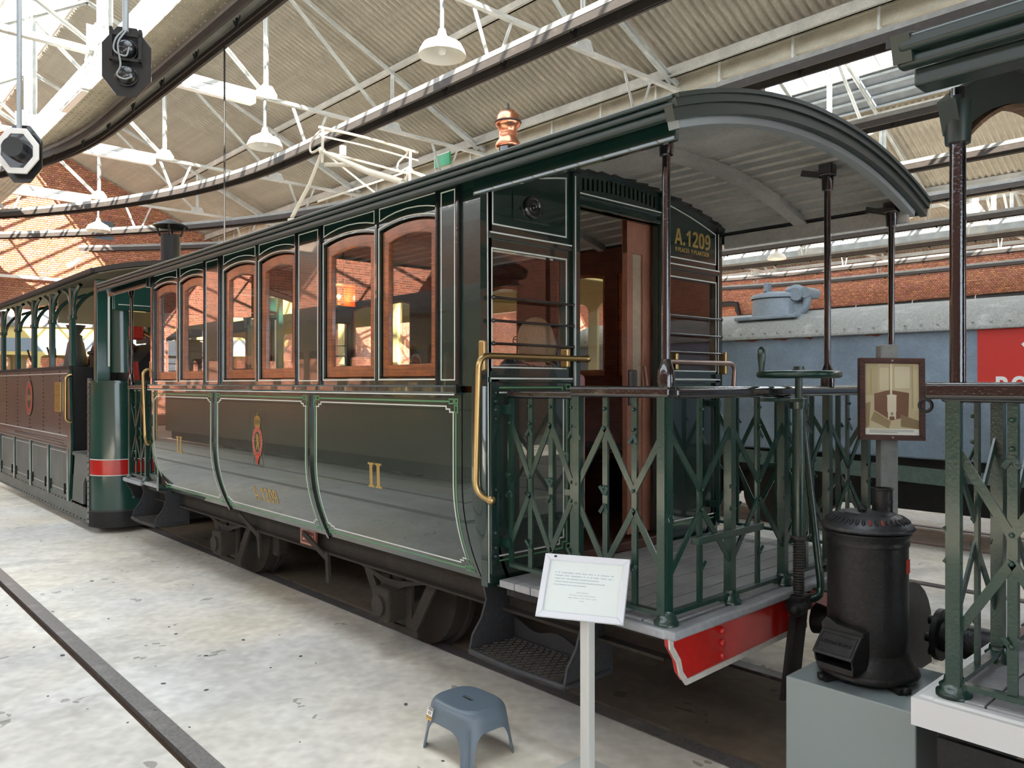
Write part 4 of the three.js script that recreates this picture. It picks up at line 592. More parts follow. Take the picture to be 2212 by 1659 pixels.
function platform(T, X, d, opts) {      // X maps a distance from the end wall to world x, d is the outward sign
  const S = (a, b, ...r) => a < b ? box(a, b, ...r) : box(b, a, ...r), pole = opts.mat ?? M.greenIron, wz = opts.w ?? 0.88, fx = opts.front ?? 0.95, mark = opts.mark ?? 0.44;
  for (let i = 0; i < 9; i++) part(T, 'deck_plank', rbox(Math.min(X(0.03 + i * 0.104), X(0.03 + i * 0.104 + 0.0995)), Math.max(X(0.03 + i * 0.104), X(0.03 + i * 0.1035 + 0.099)), 0.60, 0.632 + rr(0, 0.002), -wz - 0.03, wz + 0.03, 0.004), M.deck);
  part(T, 'deck_edge', rbox(Math.min(X(0.965), X(1.03)), Math.max(X(0.965), X(1.03)), 0.59, 0.628, -wz - 0.06, wz + 0.06, 0.012), opts.edge ?? M.deckEdge);
  for (const s of [1, -1]) part(T, 'deck_edge', rbox(Math.min(X(0.5), X(0.99)), Math.max(X(0.5), X(0.99)), 0.59, 0.628, s * (wz + 0.028), s * (wz + 0.065), 0.01), opts.edge ?? M.deckEdge);
  part(T, 'platform_bearer', [S(X(0), X(0.98), 0.5, 0.592, 0.30, 0.38), S(X(0), X(0.98), 0.5, 0.592, -0.38, -0.30), S(X(0.05), X(0.95), 0.56, 0.592, -wz, wz)], M.iron);
  // posts
  for (const z of [wz, mark, 0, -mark, -wz]) { part(T, 'post', [S(X(fx - 0.018), X(fx + 0.018), 0.63, 1.49, z - 0.018, z + 0.018), Math.abs(z) === wz ? S(X(fx - 0.024), X(fx + 0.012), 0.66, 1.49, z - 0.012 + Math.sign(z) * 0.016, z + 0.012 + Math.sign(z) * 0.016) : null], pole); part(T, 'post_foot', foot(X(fx), 0.628, z), pole); }
  const front = []; for (let i = 0; i <= 8; i++) front.push([X(fx), wz - wz * 2 * i / 8, i % 2 ? 'b' : 'p']); lattice(T, front, 0, [d, 0, 0], pole);
  for (const s of [1, -1]) {
    part(T, 'post', [S(X(0.48), X(0.515), 0.63, 1.49, s * wz - 0.016, s * wz + 0.016)], pole); part(T, 'post_foot', foot(X(0.5), 0.628, s * wz), pole);
    lattice(T, [[X(0.5), s * wz, 'p'], [X(0.65), s * wz, 'b'], [X(0.8), s * wz, 'b'], [X(fx), s * wz, 'p']], 1, [0, 0, s], pole);
    part(T, 'hand_rail', rbox(Math.min(X(0.47), X(fx + 0.03)), Math.max(X(0.47), X(fx + 0.03)), 1.486, 1.532, s * wz - 0.032, s * wz + 0.032, 0.014), M.blackGloss);
    // gate
    if (!(opts.noGate)) {
      lattice(T, [[X(0.06), s * (wz - 0.02), 'b'], [X(0.19), s * (wz - 0.02), 'b'], [X(0.32), s * (wz - 0.02), 'b'], [X(0.45), s * (wz - 0.02), 'b']], 0, [0, 0, s], pole, 1.48, 0.70);
      part(T, 'gate_rail', rbox(Math.min(X(0.045), X(0.47)), Math.max(X(0.045), X(0.47)), 1.475, 1.512, s * (wz - 0.02) - 0.022, s * (wz - 0.02) + 0.022, 0.012), M.blackGloss);
      part(T, 'gate_hinge', [S(X(-0.0), X(0.07), 1.40, 1.44, s * (wz - 0.03), s * (wz - 0.0))], pole); part(T, 'gate_hinge', [S(X(0.0), X(0.07), 0.78, 0.82, s * (wz - 0.03), s * (wz - 0.0))], pole);
      part(T, 'hinge_strap', [S(X(0.002), X(0.018), 0.66, 1.60, s * 0.90, s * 0.945)], M.green); part(T, 'strap_bolts', [0.74, 0.78, 0.85, 1.05, 1.38, 1.42, 1.46, 1.5].map((y) => ball([X(0.02), y, s * 0.922], 0.009, 6)), M.green).userData.kind = 'stuff';
      part(T, 'gate_latch', S(X(0.40), X(0.5), 1.06, 1.085, s * (wz - 0.035), s * (wz - 0.02)), pole);
    }
    // bent steps
    if (opts.steps) {
      const xs = [X(-0.075), X(0.53)], prof = [[0.70, 0.60], [0.92, 0.60], [0.90, 0.52], [0.93, 0.44], [0.985, 0.37], [1.0, 0.31], [1.0, 0.285], [0.70, 0.285]].map(([z, y]) => [s * z, y]);
      for (const x of xs) part(T, 'step_side', exZY(s > 0 ? prof : [...prof].reverse(), x + 0.006, 0.012), M.stepIron);
      part(T, 'step_frame', [tube([[xs[0], 0.30, s * 0.72], [xs[0], 0.30, s * 1.0], [(xs[0] + xs[1]) / 2, 0.30, s * 1.02], [xs[1], 0.30, s * 1.0], [xs[1], 0.30, s * 0.72]], 0.014, 40, 8, false, 0.1), S(xs[0], xs[1], 0.288, 0.31, s * 0.715, s * 0.735)], M.stepIron);
      const w = []; for (let i = -6; i < 22; i++) { const x0 = Math.min(...xs) + i * 0.038; for (const k of [1, -1]) { let a = [x0 + (k < 0 ? 0.16 : 0), 0.305, s * 0.73], b = [x0 + (k > 0 ? 0.16 : 0), 0.305, s * 1.0]; const lo = Math.min(...xs) + 0.005, hi = Math.max(...xs) - 0.005; const cl = (p, q) => { const t = (Math.max(lo, Math.min(hi, p[0])) - p[0]) / (q[0] - p[0] || 1); return p.map((v, j) => v + (q[j] - v) * t); }; if (Math.max(a[0], b[0]) > lo && Math.min(a[0], b[0]) < hi) w.push(bar(cl(a, b), cl(b, a), 0.004, 0.006, [0, 1, 0])); } }
      part(T, 'step_mesh', w, M.wornIron).userData.kind = 'stuff';
      const wav = []; for (let i = 0; i <= 16; i++) { const t = i / 16; wav.push([xs[0] + (xs[1] - xs[0]) * t, 0.385 + 0.016 * Math.cos(t * 12.57) - 0.03 * t * d]); }
      part(T, 'step_riser', s * 1 > 0 || true ? exXY([...(xs[0] < xs[1] ? wav : [...wav].reverse()).reverse(), [Math.min(...xs), 0.30], [Math.max(...xs), 0.30]], s * 0.72 - 0.004, 0.008) : null, M.stepIron);
      part(T, 'step_board', S(xs[0], xs[1], 0.44, 0.455, s * 0.56, s * 0.78), M.stepIron);
    }
  }
  part(T, 'hand_rail', rbox(Math.min(X(fx - 0.03), X(fx + 0.03)), Math.max(X(fx - 0.03), X(fx + 0.03)), 1.482, 1.53, -wz - 0.02, wz - 0.03, 0.018), M.blackGloss);
}
const nearX = (x) => x, farX = (x) => XE - x;
platform(coach, nearX, 1, { steps: true }); platform(coach, farX, -1, { steps: true });
for (const [X, d] of [[nearX, 1], [farX, -1]]) {
  for (const [x, z, y0] of [[0.95, 0.88, 1.53], [0.95, -0.44, 1.53], [1.04, -0.985, 1.45]]) {
    part(coach, 'roof_post', [cyl([X(x), y0, z], [X(x), roofY(z) - 0.09, z], 0.016, 0.016, 12)], M.blackGloss);
    part(coach, 'post_socket', lathe([[0.032, 0], [0.034, 0.03], [0.030, 0.07], [0.02, 0.10], [0.017, 0.11]], [X(x), y0 - 0.005, z], 16), M.blackGloss);
    part(coach, 'post_head', [cyl([X(x), roofY(z) - 0.17, z], [X(x), roofY(z) - 0.09, z], 0.026, 0.03), rbox(X(x) - 0.035, X(x) + 0.035, roofY(z) - 0.10, roofY(z) - 0.04, z - 0.03, z + 0.03, 0.008), bar([X(x) - d * 0.03, roofY(z) - 0.09, z], [X(x) - d * 0.13, roofY(z) - 0.06, z], 0.03, 0.03)], M.blackGloss);
    if (Math.abs(z) > 0.9) part(coach, 'post_bracket', [bar([X(x), 1.48, z], [X(0.95), 1.48, -0.88], 0.03, 0.02, [0, 1, 0])], M.blackGloss);
  }
  // headstock
  const hs = (z0, z1, taper) => [[z0, 0.60], [z0 - 0.005, 0.56], [z0 - 0.05, 0.50], [z0 - 0.065, 0.45], [z0 - 0.10, 0.41], [z1, 0.43], [z1, 0.60]];
  const xb = d > 0 ? X(1.0) : X(0.97);
  part(coach, 'headstock', exZY(hs(0.925, -0.12).reverse(), xb, 0.03, [], 0.003), d > 0 ? M.red : M.iron, d > 0 ? 'bright red headstock beam' : null); part(coach, 'headstock', exZY(hs(0.925, 0.22).map(([z, y]) => [-z, y]), xb, 0.03, [], 0.003), d > 0 ? M.red : M.iron); if (d < 0) continue;
  const tz = d > 0 ? X(1.002) : X(1.0) - 0.002; part(coach, 'headstock_border', [stripe(hs(0.925, -0.12).slice(0, 6).map(([z, y]) => [tz, y, z]), 0.022, [1, 0, 0], 0.008), stripe([[tz, 0.598, 0.925], [tz, 0.598, -0.1]], 0.014, [1, 0, 0], 0.006)], M.trimWhite);
  for (const y of [0.555, 0.505, 0.455]) part(coach, 'headstock_bolt', ball([tz + d * 0.002, y, 0.585], 0.014, 10), M.red); for (const [y, z] of [[0.57, 0.02], [0.50, 0.03], [0.47, -0.08], [0.57, -0.09]]) part(coach, 'headstock_bolt', ball([tz + d * 0.002, y, z], 0.017, 10), M.red);
}
// hand brake in front of the near railing
{ const x = 1.045, z = 0.035; part(coach, 'brake_column', cyl([x, 0.86, z], [x, 1.47, z], 0.029, 0.027, 16), M.greenIron); part(coach, 'brake_spindle', cyl([x, 1.45, z], [x, 1.60, z], 0.016), M.greenIron);
  part(coach, 'brake_screw', [cyl([x, 0.60, z], [x, 0.86, z], 0.019), ...[...Array(21)].map((_, i) => ring([x, 0.61 + i * 0.012, z], 0.021, 0.0045, 'y', 16))], M.wornIron); part(coach, 'brake_collar', cyl([x, 0.855, z], [x, 0.868, z], 0.036, 0.036, 20), M.wornIron);
  part(coach, 'brake_bracket', [rbox(x - 0.13, x + 0.03, 1.462, 1.478, z - 0.02, z + 0.13, 0.004), cyl([x, 1.43, z], [x, 1.475, z], 0.038, 0.042, 6)], M.greenIron);
  part(coach, 'brake_wheel', [ring([x, 1.582, z], 0.165, 0.016, 'y', 48), bar([x - 0.165, 1.582, z], [x + 0.165, 1.582, z], 0.025, 0.014, [0, 1, 0]), bar([x, 1.582, z - 0.165], [x, 1.582, z + 0.165], 0.025, 0.014, [0, 1, 0]), cyl([x, 1.57, z], [x, 1.605, z], 0.03)], M.greenIron, 'green horizontal brake handwheel'); part(coach, 'brake_grip', lathe([[0.011, 0], [0.013, 0.03], [0.018, 0.07], [0.017, 0.10], [0.008, 0.115], [0.001, 0.117]], [x - 0.115, 1.59, z + 0.115], 14), M.greenIron); part(coach, 'wheel_nut', cyl([x, 1.60, z], [x, 1.618, z], 0.022, 0.022, 6), M.greenIron);
  part(coach, 'brake_block_hub', [rbox(x - 0.04, x + 0.04, 0.54, 0.61, z - 0.05, z + 0.05, 0.01), cyl([x + 0.02, 0.56, z + 0.02], [x + 0.03, 0.56, z + 0.09], 0.033, 0.03), ball([x + 0.03, 0.56, z + 0.09], 0.03)], M.iron);
  part(coach, 'brake_lever', [bar([x, 0.55, z + 0.045], [x - 0.02, 0.16, z + 0.10], 0.036, 0.016, [1, 0, 0]), bar([x, 0.55, z - 0.035], [x - 0.03, 0.22, z - 0.02], 0.05, 0.03, [1, 0, 0])], M.iron);
  part(coach, 'guard_hook', bent([[x - 0.06, 1.46, z - 0.10], [x - 0.04, 1.40, z - 0.11], [x + 0.06, 0.63, z - 0.09], [x + 0.06, 0.585, z - 0.06], [x - 0.03, 0.585, z + 0.0]], 0.017, 0.04), M.greenIron);
  part(coach, 'stop_bar', rbox(0.935, 0.972, 0.905, 0.935, 0.20, 0.70, 0.003), M.greenIron); }
// coupling gear between the coaches
part(coach, 'buffer', [cyl([1.0, 0.44, -0.22], [1.12, 0.44, -0.22], 0.07, 0.05, 20), cyl([1.12, 0.44, -0.22], [1.40, 0.44, -0.22], 0.048, 0.042, 20)], M.castIron);
part(coach, 'gangway_plate', rbox(1.03, 1.20, 0.596, 0.606, -0.72, -0.12, 0.004), M.wornIron);

// ================= steam locomotive behind the coach =================
{
  const x1 = -5.95, zc = 1.05, T = thing('steam_locomotive', 'dark green boxed steam tram locomotive with red end band and open roofed cab', 'locomotive', [-8.6, 0, 0]);
  // end apron with rounded corners
  const plan = (r, o = 0) => { const p = []; for (let i = 0; i <= 8; i++) { const a = i / 8 * Math.PI / 2; p.push([x1 - 0.28 + (0.28 + o) * Math.sin(a), zc - 0.28 + (0.28 + o) * Math.cos(a)]); } for (let i = 8; i >= 0; i--) { const a = i / 8 * Math.PI / 2; p.push([x1 - 0.28 + (0.28 + o) * Math.sin(a), -zc + 0.28 - (0.28 + o) * Math.cos(a)]); } return p; };
  const shell = (y0, y1, o, t = 0.02) => { const A = plan(0, o), B = plan(0, o - t), f = (Q) => (u, v) => { const k = Math.min(16, Math.floor(u * 17)), w = u * 17 - k; return [Q[k][0] + (Q[k + 1][0] - Q[k][0]) * w, y0 + (y1 - y0) * v, Q[k][1] + (Q[k + 1][1] - Q[k][1]) * w]; }; return slab(f(A), f(B), 17, 1); };
  part(T, 'end_apron', shell(0.16, 1.56, 0), M.locoGreen, 'dark green apron with rounded corners'); part(T, 'red_band', shell(0.60, 0.755, 0.006, 0.008), M.red, 'bright red band'); part(T, 'band_line', shell(0.755, 0.764, 0.008, 0.01), M.line); part(T, 'band_line', shell(0.592, 0.60, 0.008, 0.01), M.line);
  part(T, 'apron_foot', shell(0.06, 0.22, 0.008, 0.02), M.iron); part(T, 'foot_line', shell(0.22, 0.232, 0.010, 0.01), M.wornIron); part(T, 'apron_cap', shell(1.55, 1.575, 0.02, 0.06), M.locoGreen);
  const rv = []; for (const y of [0.15, 0.36, 0.80, 0.57, 0.72, 1.0, 1.1, 1.38, 1.45]) for (const z of [-0.7, -0.35, 0, 0.35, 0.7]) rv.push(ball([x1 + 0.008, y, z], 0.016, 6)); part(T, 'apron_rivets', rv, M.locoGreen).userData.kind = 'stuff';
  part(T, 'apron_line', stripe([[x1 + 0.002, 0.84, 0.72], [x1 + 0.002, 1.47, 0.72], [x1 + 0.002, 1.47, -0.72], [x1 + 0.002, 0.84, -0.72]], 0.009, [1, 0, 0], 0.003, true), M.line); part(T, 'apron_line', stripe([[x1 + 0.002, 0.815, 0.745], [x1 + 0.002, 1.495, 0.745], [x1 + 0.002, 1.495, -0.745], [x1 + 0.002, 0.815, -0.745]], 0.009, [1, 0, 0], 0.003, true), M.lineGreen);
  part(T, 'coupling_eye', [cyl([x1, 0.98, 0.5], [x1 + 0.14, 0.98, 0.5], 0.03), rbox(x1 + 0.1, x1 + 0.2, 0.93, 1.03, 0.46, 0.54, 0.01)], M.brass);
  part(T, 'corner_angle', [box(-6.26, -6.20, 0.1, 1.6, zc - 0.02, zc + 0.012)], M.loco); part(T, 'angle_rivets', [...Array(22)].map((_, i) => ball([-6.225, 0.14 + i * 0.065, zc + 0.014], 0.011, 5)), M.loco).userData.kind = 'stuff';
  for (const s of [1, -1]) {
    const Z = (z) => s * z, xe = -11.4, N = [0, 0, s];
    part(T, 'side_tank', box(xe, -7.0, 0.92, 1.73, Z(zc - 0.03), Z(zc)), M.loco); part(T, 'tank_rim', rbox(xe, -6.98, 1.70, 1.745, Z(zc - 0.05), Z(zc + 0.015), 0.008), M.iron);
    part(T, 'belt_rail', [rbox(xe, -6.99, 0.815, 0.835, Z(zc - 0.02), Z(zc + 0.015), 0.005)], M.loco); part(T, 'belt_panel', box(xe, -7.0, 0.80, 0.925, Z(zc - 0.03), Z(zc - 0.003)), M.loco);
    part(T, 'panel_line', stripe([[-7.06, 0.955, Z(zc + 0.001)], [-7.06, 1.66, Z(zc + 0.001)], [xe, 1.66, Z(zc + 0.001)], [xe, 0.955, Z(zc + 0.001)]], 0.009, N, 0.003, true), M.line); part(T, 'panel_line', stripe([[-7.3, 0.895, Z(zc + 0.001)], [-9.9, 0.895, Z(zc + 0.001)], [-9.9, 0.875, Z(zc + 0.001)], [-7.3, 0.865, Z(zc + 0.001)]], 0.006, N, 0.003), M.wornIron);
    const rv2 = []; for (const x of [-7.03, -7.45, -8.25, -9.0, -9.75, -10.5]) for (let y = 0.98; y < 1.7; y += 0.05) rv2.push(ball([x, y, Z(zc + 0.002)], 0.008, 5)); part(T, 'tank_rivets', rv2, M.iron).userData.kind = 'stuff';
    const straps = [-7.03, -7.95, -8.9, -9.9, -10.9];
    for (let i = 0; i < 4; i++) { const a = straps[i] - 0.05, b = straps[i + 1] + 0.05; const d = part(T, 'locker_door', exXY([[b, 0.26], [a - 0.03 * (i ? 0 : 1), 0.26], [a, 0.80], [b, 0.80]], s > 0 ? zc - 0.012 : -zc - 0.006, 0.018), M.locoGrey); part(d, 'door_line', stripe([[b + 0.03, 0.77, Z(zc + 0.007)], [a - 0.03, 0.77, Z(zc + 0.007)], [a - 0.03, 0.34, Z(zc + 0.007)], [b + 0.03, 0.34, Z(zc + 0.007)]], 0.006, N, 0.002, true), M.line); for (const x of [a - 0.08, b + 0.08]) part(d, 'door_hinge', [box(x - 0.04, x + 0.04, 0.36, 0.37, Z(zc + 0.006), Z(zc + 0.02)), box(x - 0.008, x + 0.008, 0.30, 0.42, Z(zc + 0.006), Z(zc + 0.025))], M.iron); }
    for (const x of straps) part(T, 'door_strap', exXY([[x - 0.035, 0.24], [x + 0.05, 0.24], [x + 0.035, 0.81], [x - 0.045, 0.81]], s > 0 ? zc - 0.005 : -zc - 0.02, 0.025), M.locoGreen);
    part(T, 'end_strap', exXY([[-7.06, 0.24], [-6.98, 0.24], [-6.90, 0.90], [-6.97, 1.70], [-7.06, 1.70]], s > 0 ? zc - 0.01 : -zc - 0.014, 0.024), M.locoGreen);
    part(T, 'skirt', box(xe, -6.22, 0.08, 0.26, Z(zc - 0.02), Z(zc)), M.locoGrey); part(T, 'skirt_rivets', [...Array(70)].map((_, i) => ball([-6.25 - i * 0.073, i % 2 ? 0.24 : 0.105, Z(zc + 0.002)], 0.008, 5)), M.iron).userData.kind = 'stuff';
    part(T, 'cab_step', [box(-6.92, -6.24, 0.76, 0.79, Z(0.4), Z(zc)), exXY([[-6.92, 0.24], [-6.60, 0.24], [-6.24, 0.24], [-6.24, 0.77], [-6.80, 0.77]], s > 0 ? zc - 0.02 : -zc, 0.02, [[[-6.46, 0.26], [-6.28, 0.26], [-6.28, 0.48], [-6.37, 0.56], [-6.46, 0.48]]])], M.locoGrey);
    part(T, 'cab_inner_wall', box(-7.0, -6.96, 0.79, 1.73, Z(0.2), Z(zc - 0.02)), M.iron);
    for (const x of [-6.93, -11.2]) part(T, 'grab_rail', bent([[x, 1.64, Z(zc)], [x, 1.62, Z(zc + 0.06)], [x, 1.14, Z(zc + 0.06)], [x, 1.12, Z(zc)]], 0.016, 0.04), M.brass);
    for (const x of [-7.03, -7.95, -8.9, -9.9, -10.9]) {
      part(T, 'cab_post', [rbox(x - 0.035, x + 0.035, 1.73, 2.30, Z(zc - 0.06), Z(zc), 0.01), rbox(x - 0.05, x + 0.05, 2.26, 2.31, Z(zc - 0.07), Z(zc + 0.01), 0.008), rbox(x - 0.04, x + 0.04, 2.30, 2.62, Z(zc - 0.05), Z(zc), 0.008)], M.locoGreen);
      for (const q of [-1, 1]) part(T, 'arch_bracket', tube([[x + q * 0.035, 2.28, Z(zc - 0.03)], [x + q * 0.06, 2.42, Z(zc - 0.03)], [x + q * 0.15, 2.55, Z(zc - 0.03)], [x + q * 0.34, 2.62, Z(zc - 0.03)]], 0.022, 16, 6), M.locoGreen);
      part(T, 'arch_bracket', tube([[x, 2.28, Z(zc - 0.05)], [x, 2.42, Z(zc - 0.09)], [x, 2.55, Z(zc - 0.2)], [x, 2.64, Z(zc - 0.4)]], 0.022, 14, 6), M.locoGreen);
    }
    part(T, 'front_pillar', [rbox(-6.16, -6.06, 1.55, 2.62, Z(zc - 0.16), Z(zc - 0.02), 0.015)], M.locoGreen);
    // curved windscreen wing
    const wing = (o) => (u, v) => { const a = u * Math.PI / 2; return [x1 - 0.10 + (0.14 + o) * Math.sin(a) - 0.1, 1.66 + 0.86 * v, Z(zc - 0.32 + (0.18 + o) * Math.cos(a))]; };
    part(T, 'wing_panel', slab(wing(0), wing(-0.015), 8, 1), M.locoGreen); part(T, 'wing_line', stripe([[-6.04, 1.72, Z(0.915)], [-6.04, 2.48, Z(0.915)]], 0.008, [0, 0, s], 0.02), M.line);
  }
  // roof with arched section
  const ry = (z) => 2.86 - 0.18 * (z / 1.12) ** 2;
  part(T, 'roof', slab((u, v) => [-11.6 + 5.75 * u, ry(1.12 - 2.24 * v) + 0.02, 1.12 - 2.24 * v], (u, v) => [-11.6 + 5.75 * u, ry(1.12 - 2.24 * v) - 0.03, 1.12 - 2.24 * v], 1, 16), M.trough);
  part(T, 'roof_lining', slab((u, v) => [-11.5 + 5.6 * u, ry(1.05 - 2.1 * v) - 0.035, 1.05 - 2.1 * v], (u, v) => [-11.5 + 5.6 * u, ry(1.05 - 2.1 * v) - 0.05, 1.05 - 2.1 * v], 1, 12), std(lin(0.22, 0.20, 0.15), 0.7));
  for (const s of [1, -1]) part(T, 'roof_edge', rbox(-11.62, -5.83, 2.645, 2.70, s * 1.10, s * 1.14, 0.012), M.iron);
  part(T, 'front_valance', [rbox(-6.0, -5.94, 2.30, 2.62, -0.9, 0.9, 0.02)], M.locoGreen); for (const y of [2.36, 2.56]) part(T, 'valance_line', stripe([[-5.938, y, -0.85], [-5.938, y, 0.85]], 0.008, [1, 0, 0], 0.003), M.line);
  part(T, 'cab_back_panel', box(-8.25, -8.2, 2.3, 2.8, -0.9, 0.9), std(lin(0.34, 0.30, 0.20), 0.7)); part(T, 'far_window_header', box(-11.4, -7.1, 2.22, 2.36, -1.03, -0.98), M.iron);
  // boiler and fittings
  part(T, 'smokebox', [cyl([-6.35, 1.42, 0], [-8.4, 1.42, 0], 0.62, 0.62, 32), cyl([-6.3, 1.42, 0], [-6.36, 1.42, 0], 0.55, 0.63, 32)], M.castIron); part(T, 'boiler', cyl([-8.4, 1.40, 0], [-10.6, 1.40, 0], 0.56, 0.56, 32), std(lin(0.16, 0.075, 0.05), 0.5, 0.3, { map: dusty }));
  part(T, 'dome', lathe([[0.33, 0], [0.33, 0.16], [0.36, 0.17], [0.36, 0.20], [0.28, 0.23], [0.1, 0.30], [0.01, 0.31]], [-7.35, 1.72, 0.42], 28), M.castIron);
  part(T, 'safety_valve', lathe([[0.16, 0], [0.13, 0.2], [0.10, 0.38], [0.08, 0.42], [0.08, 0.48], [0.05, 0.5], [0.1, 0.58], [0.12, 0.62], [0.01, 0.63]], [-8.85, 1.70, 0.55], 20), std(lin(0.10, 0.105, 0.11), 0.5, 0.4));
  part(T, 'steam_pipe', tube([[-7.2, 1.95, 0.3], [-7.5, 2.1, 0.4], [-8.0, 2.05, 0.5], [-8.4, 1.8, 0.5]], 0.04, 24), std(lin(0.30, 0.13, 0.06), 0.4, 0.7)); part(T, 'steam_pipe', tube([[-6.6, 2.0, 0.2], [-6.9, 2.16, 0.4], [-7.4, 2.1, 0.5], [-7.7, 2.2, 0.6]], 0.025, 24), std(lin(0.30, 0.13, 0.06), 0.4, 0.7));
  for (const x of [-8.4, -9.5]) part(T, 'lamp_hook', tube([[x, 2.0, 0.98], [x + 0.04, 1.86, 0.95], [x + 0.18, 1.82, 0.95], [x + 0.28, 1.9, 0.95], [x + 0.26, 1.98, 0.95]], 0.012, 20, 6), M.iron);
  part(T, 'whistle_valve', rbox(-6.9, -6.75, 2.05, 2.2, 0.35, 0.5, 0.02), std(lin(0.55, 0.03, 0.02), 0.4)); part(T, 'fire_bucket', cyl([-6.2, 1.58, 0.62], [-6.2, 1.78, 0.62], 0.06, 0.04), std(lin(0.45, 0.02, 0.03), 0.5));
  for (const [x, y, z, c] of [[-6.12, 2.22, 0.30, 0.12], [-7.7, 2.16, 0.55, 0.06]]) { const l = part(T, 'oil_lantern', [rbox(x - 0.08, x + 0.08, y - 0.16, y - 0.12, z - 0.08, z + 0.08, 0.01), lathe([[0.09, 0.08], [0.05, 0.15], [0.05, 0.18], [0.06, 0.19], [0.02, 0.24]], [x, y, z], 8)], M.galv); part(l, 'lantern_glass', lathe([[0.07, -0.12], [0.085, 0.08]], [x, y, z], 8), phys(lin(0.6, 0.62, 0.6), 0.1, { transmission: 0.7, thickness: 0, side: THREE.DoubleSide })); }
  part(T, 'chimney', cyl([-6.9, 2.6, 0], [-6.9, 3.32, 0], 0.11, 0.11, 24), M.castIron); part(T, 'chimney_cap', [lathe([[0.2, 0], [0.19, 0.015], [0.02, 0.09], [0.001, 0.09]], [-6.9, 3.42, 0], 24), cyl([-6.8, 3.30, 0.05], [-6.76, 3.42, 0.07], 0.012), cyl([-7.0, 3.30, -0.05], [-7.04, 3.42, -0.07], 0.012), cyl([-6.85, 3.30, -0.1], [-6.83, 3.42, -0.14], 0.012), cyl([-6.95, 3.30, 0.1], [-6.97, 3.42, 0.14], 0.012)], M.castIron);
  part(T, 'underframe', [box(-11.3, -6.1, 0.12, 0.3, -0.9, 0.9)], M.dirty);
  for (const x of [-7.4, -9.6]) for (const s of [1, -1]) part(T, 'wheel', cyl([x, 0.34, s * 0.45], [x, 0.34, s * 0.58], 0.335, 0.335, 28), M.dirty);
  const rt = canvasTex(256, 300, (c) => { c.fillStyle = '#8c8470'; c.beginPath(); c.ellipse(128, 150, 124, 146, 0, 0, 7); c.fill(); c.fillStyle = '#9a3a2b'; c.beginPath(); c.ellipse(128, 150, 116, 138, 0, 0, 7); c.fill(); c.fillStyle = '#33322b'; c.beginPath(); c.ellipse(128, 150, 70, 88, 0, 0, 7); c.fill(); c.fillStyle = '#a28b58'; c.font = 'bold 66px serif'; c.textAlign = 'center'; c.fillText('1009', 128, 172); });
  part(T, 'number_roundel', new THREE.CircleGeometry(0.5, 32).scale(0.40, 0.46, 1).translate(-9.02, 1.36, zc + 0.008), std(0xffffff, 0.5, 0, { map: rt }), 'red oval number plate', true);
  const bp = canvasTex(128, 192, (c) => { c.fillStyle = '#9a7a3c'; c.fillRect(0, 0, 128, 192); c.fillStyle = '#5f4a22'; c.font = 'bold 15px sans-serif'; c.textAlign = 'center'; ['FORGES', 'USINES', '', 'METALLURGIQUES', '1888', '', 'HAINE', 'ST PIERRE'].forEach((l, i) => c.fillText(l, 64, 26 + i * 21)); });
  const bpl = part(T, 'builder_plate', rbox(-7.62, -7.36, 1.22, 1.56, zc, zc + 0.02, 0.004), M.brass, 'rectangular brass builder plate'); part(bpl, 'plate_face', new THREE.PlaneGeometry(0.24, 0.32).translate(-7.49, 1.39, zc + 0.021), std(0xffffff, 0.4, 0.4, { map: bp }), null, true);
}

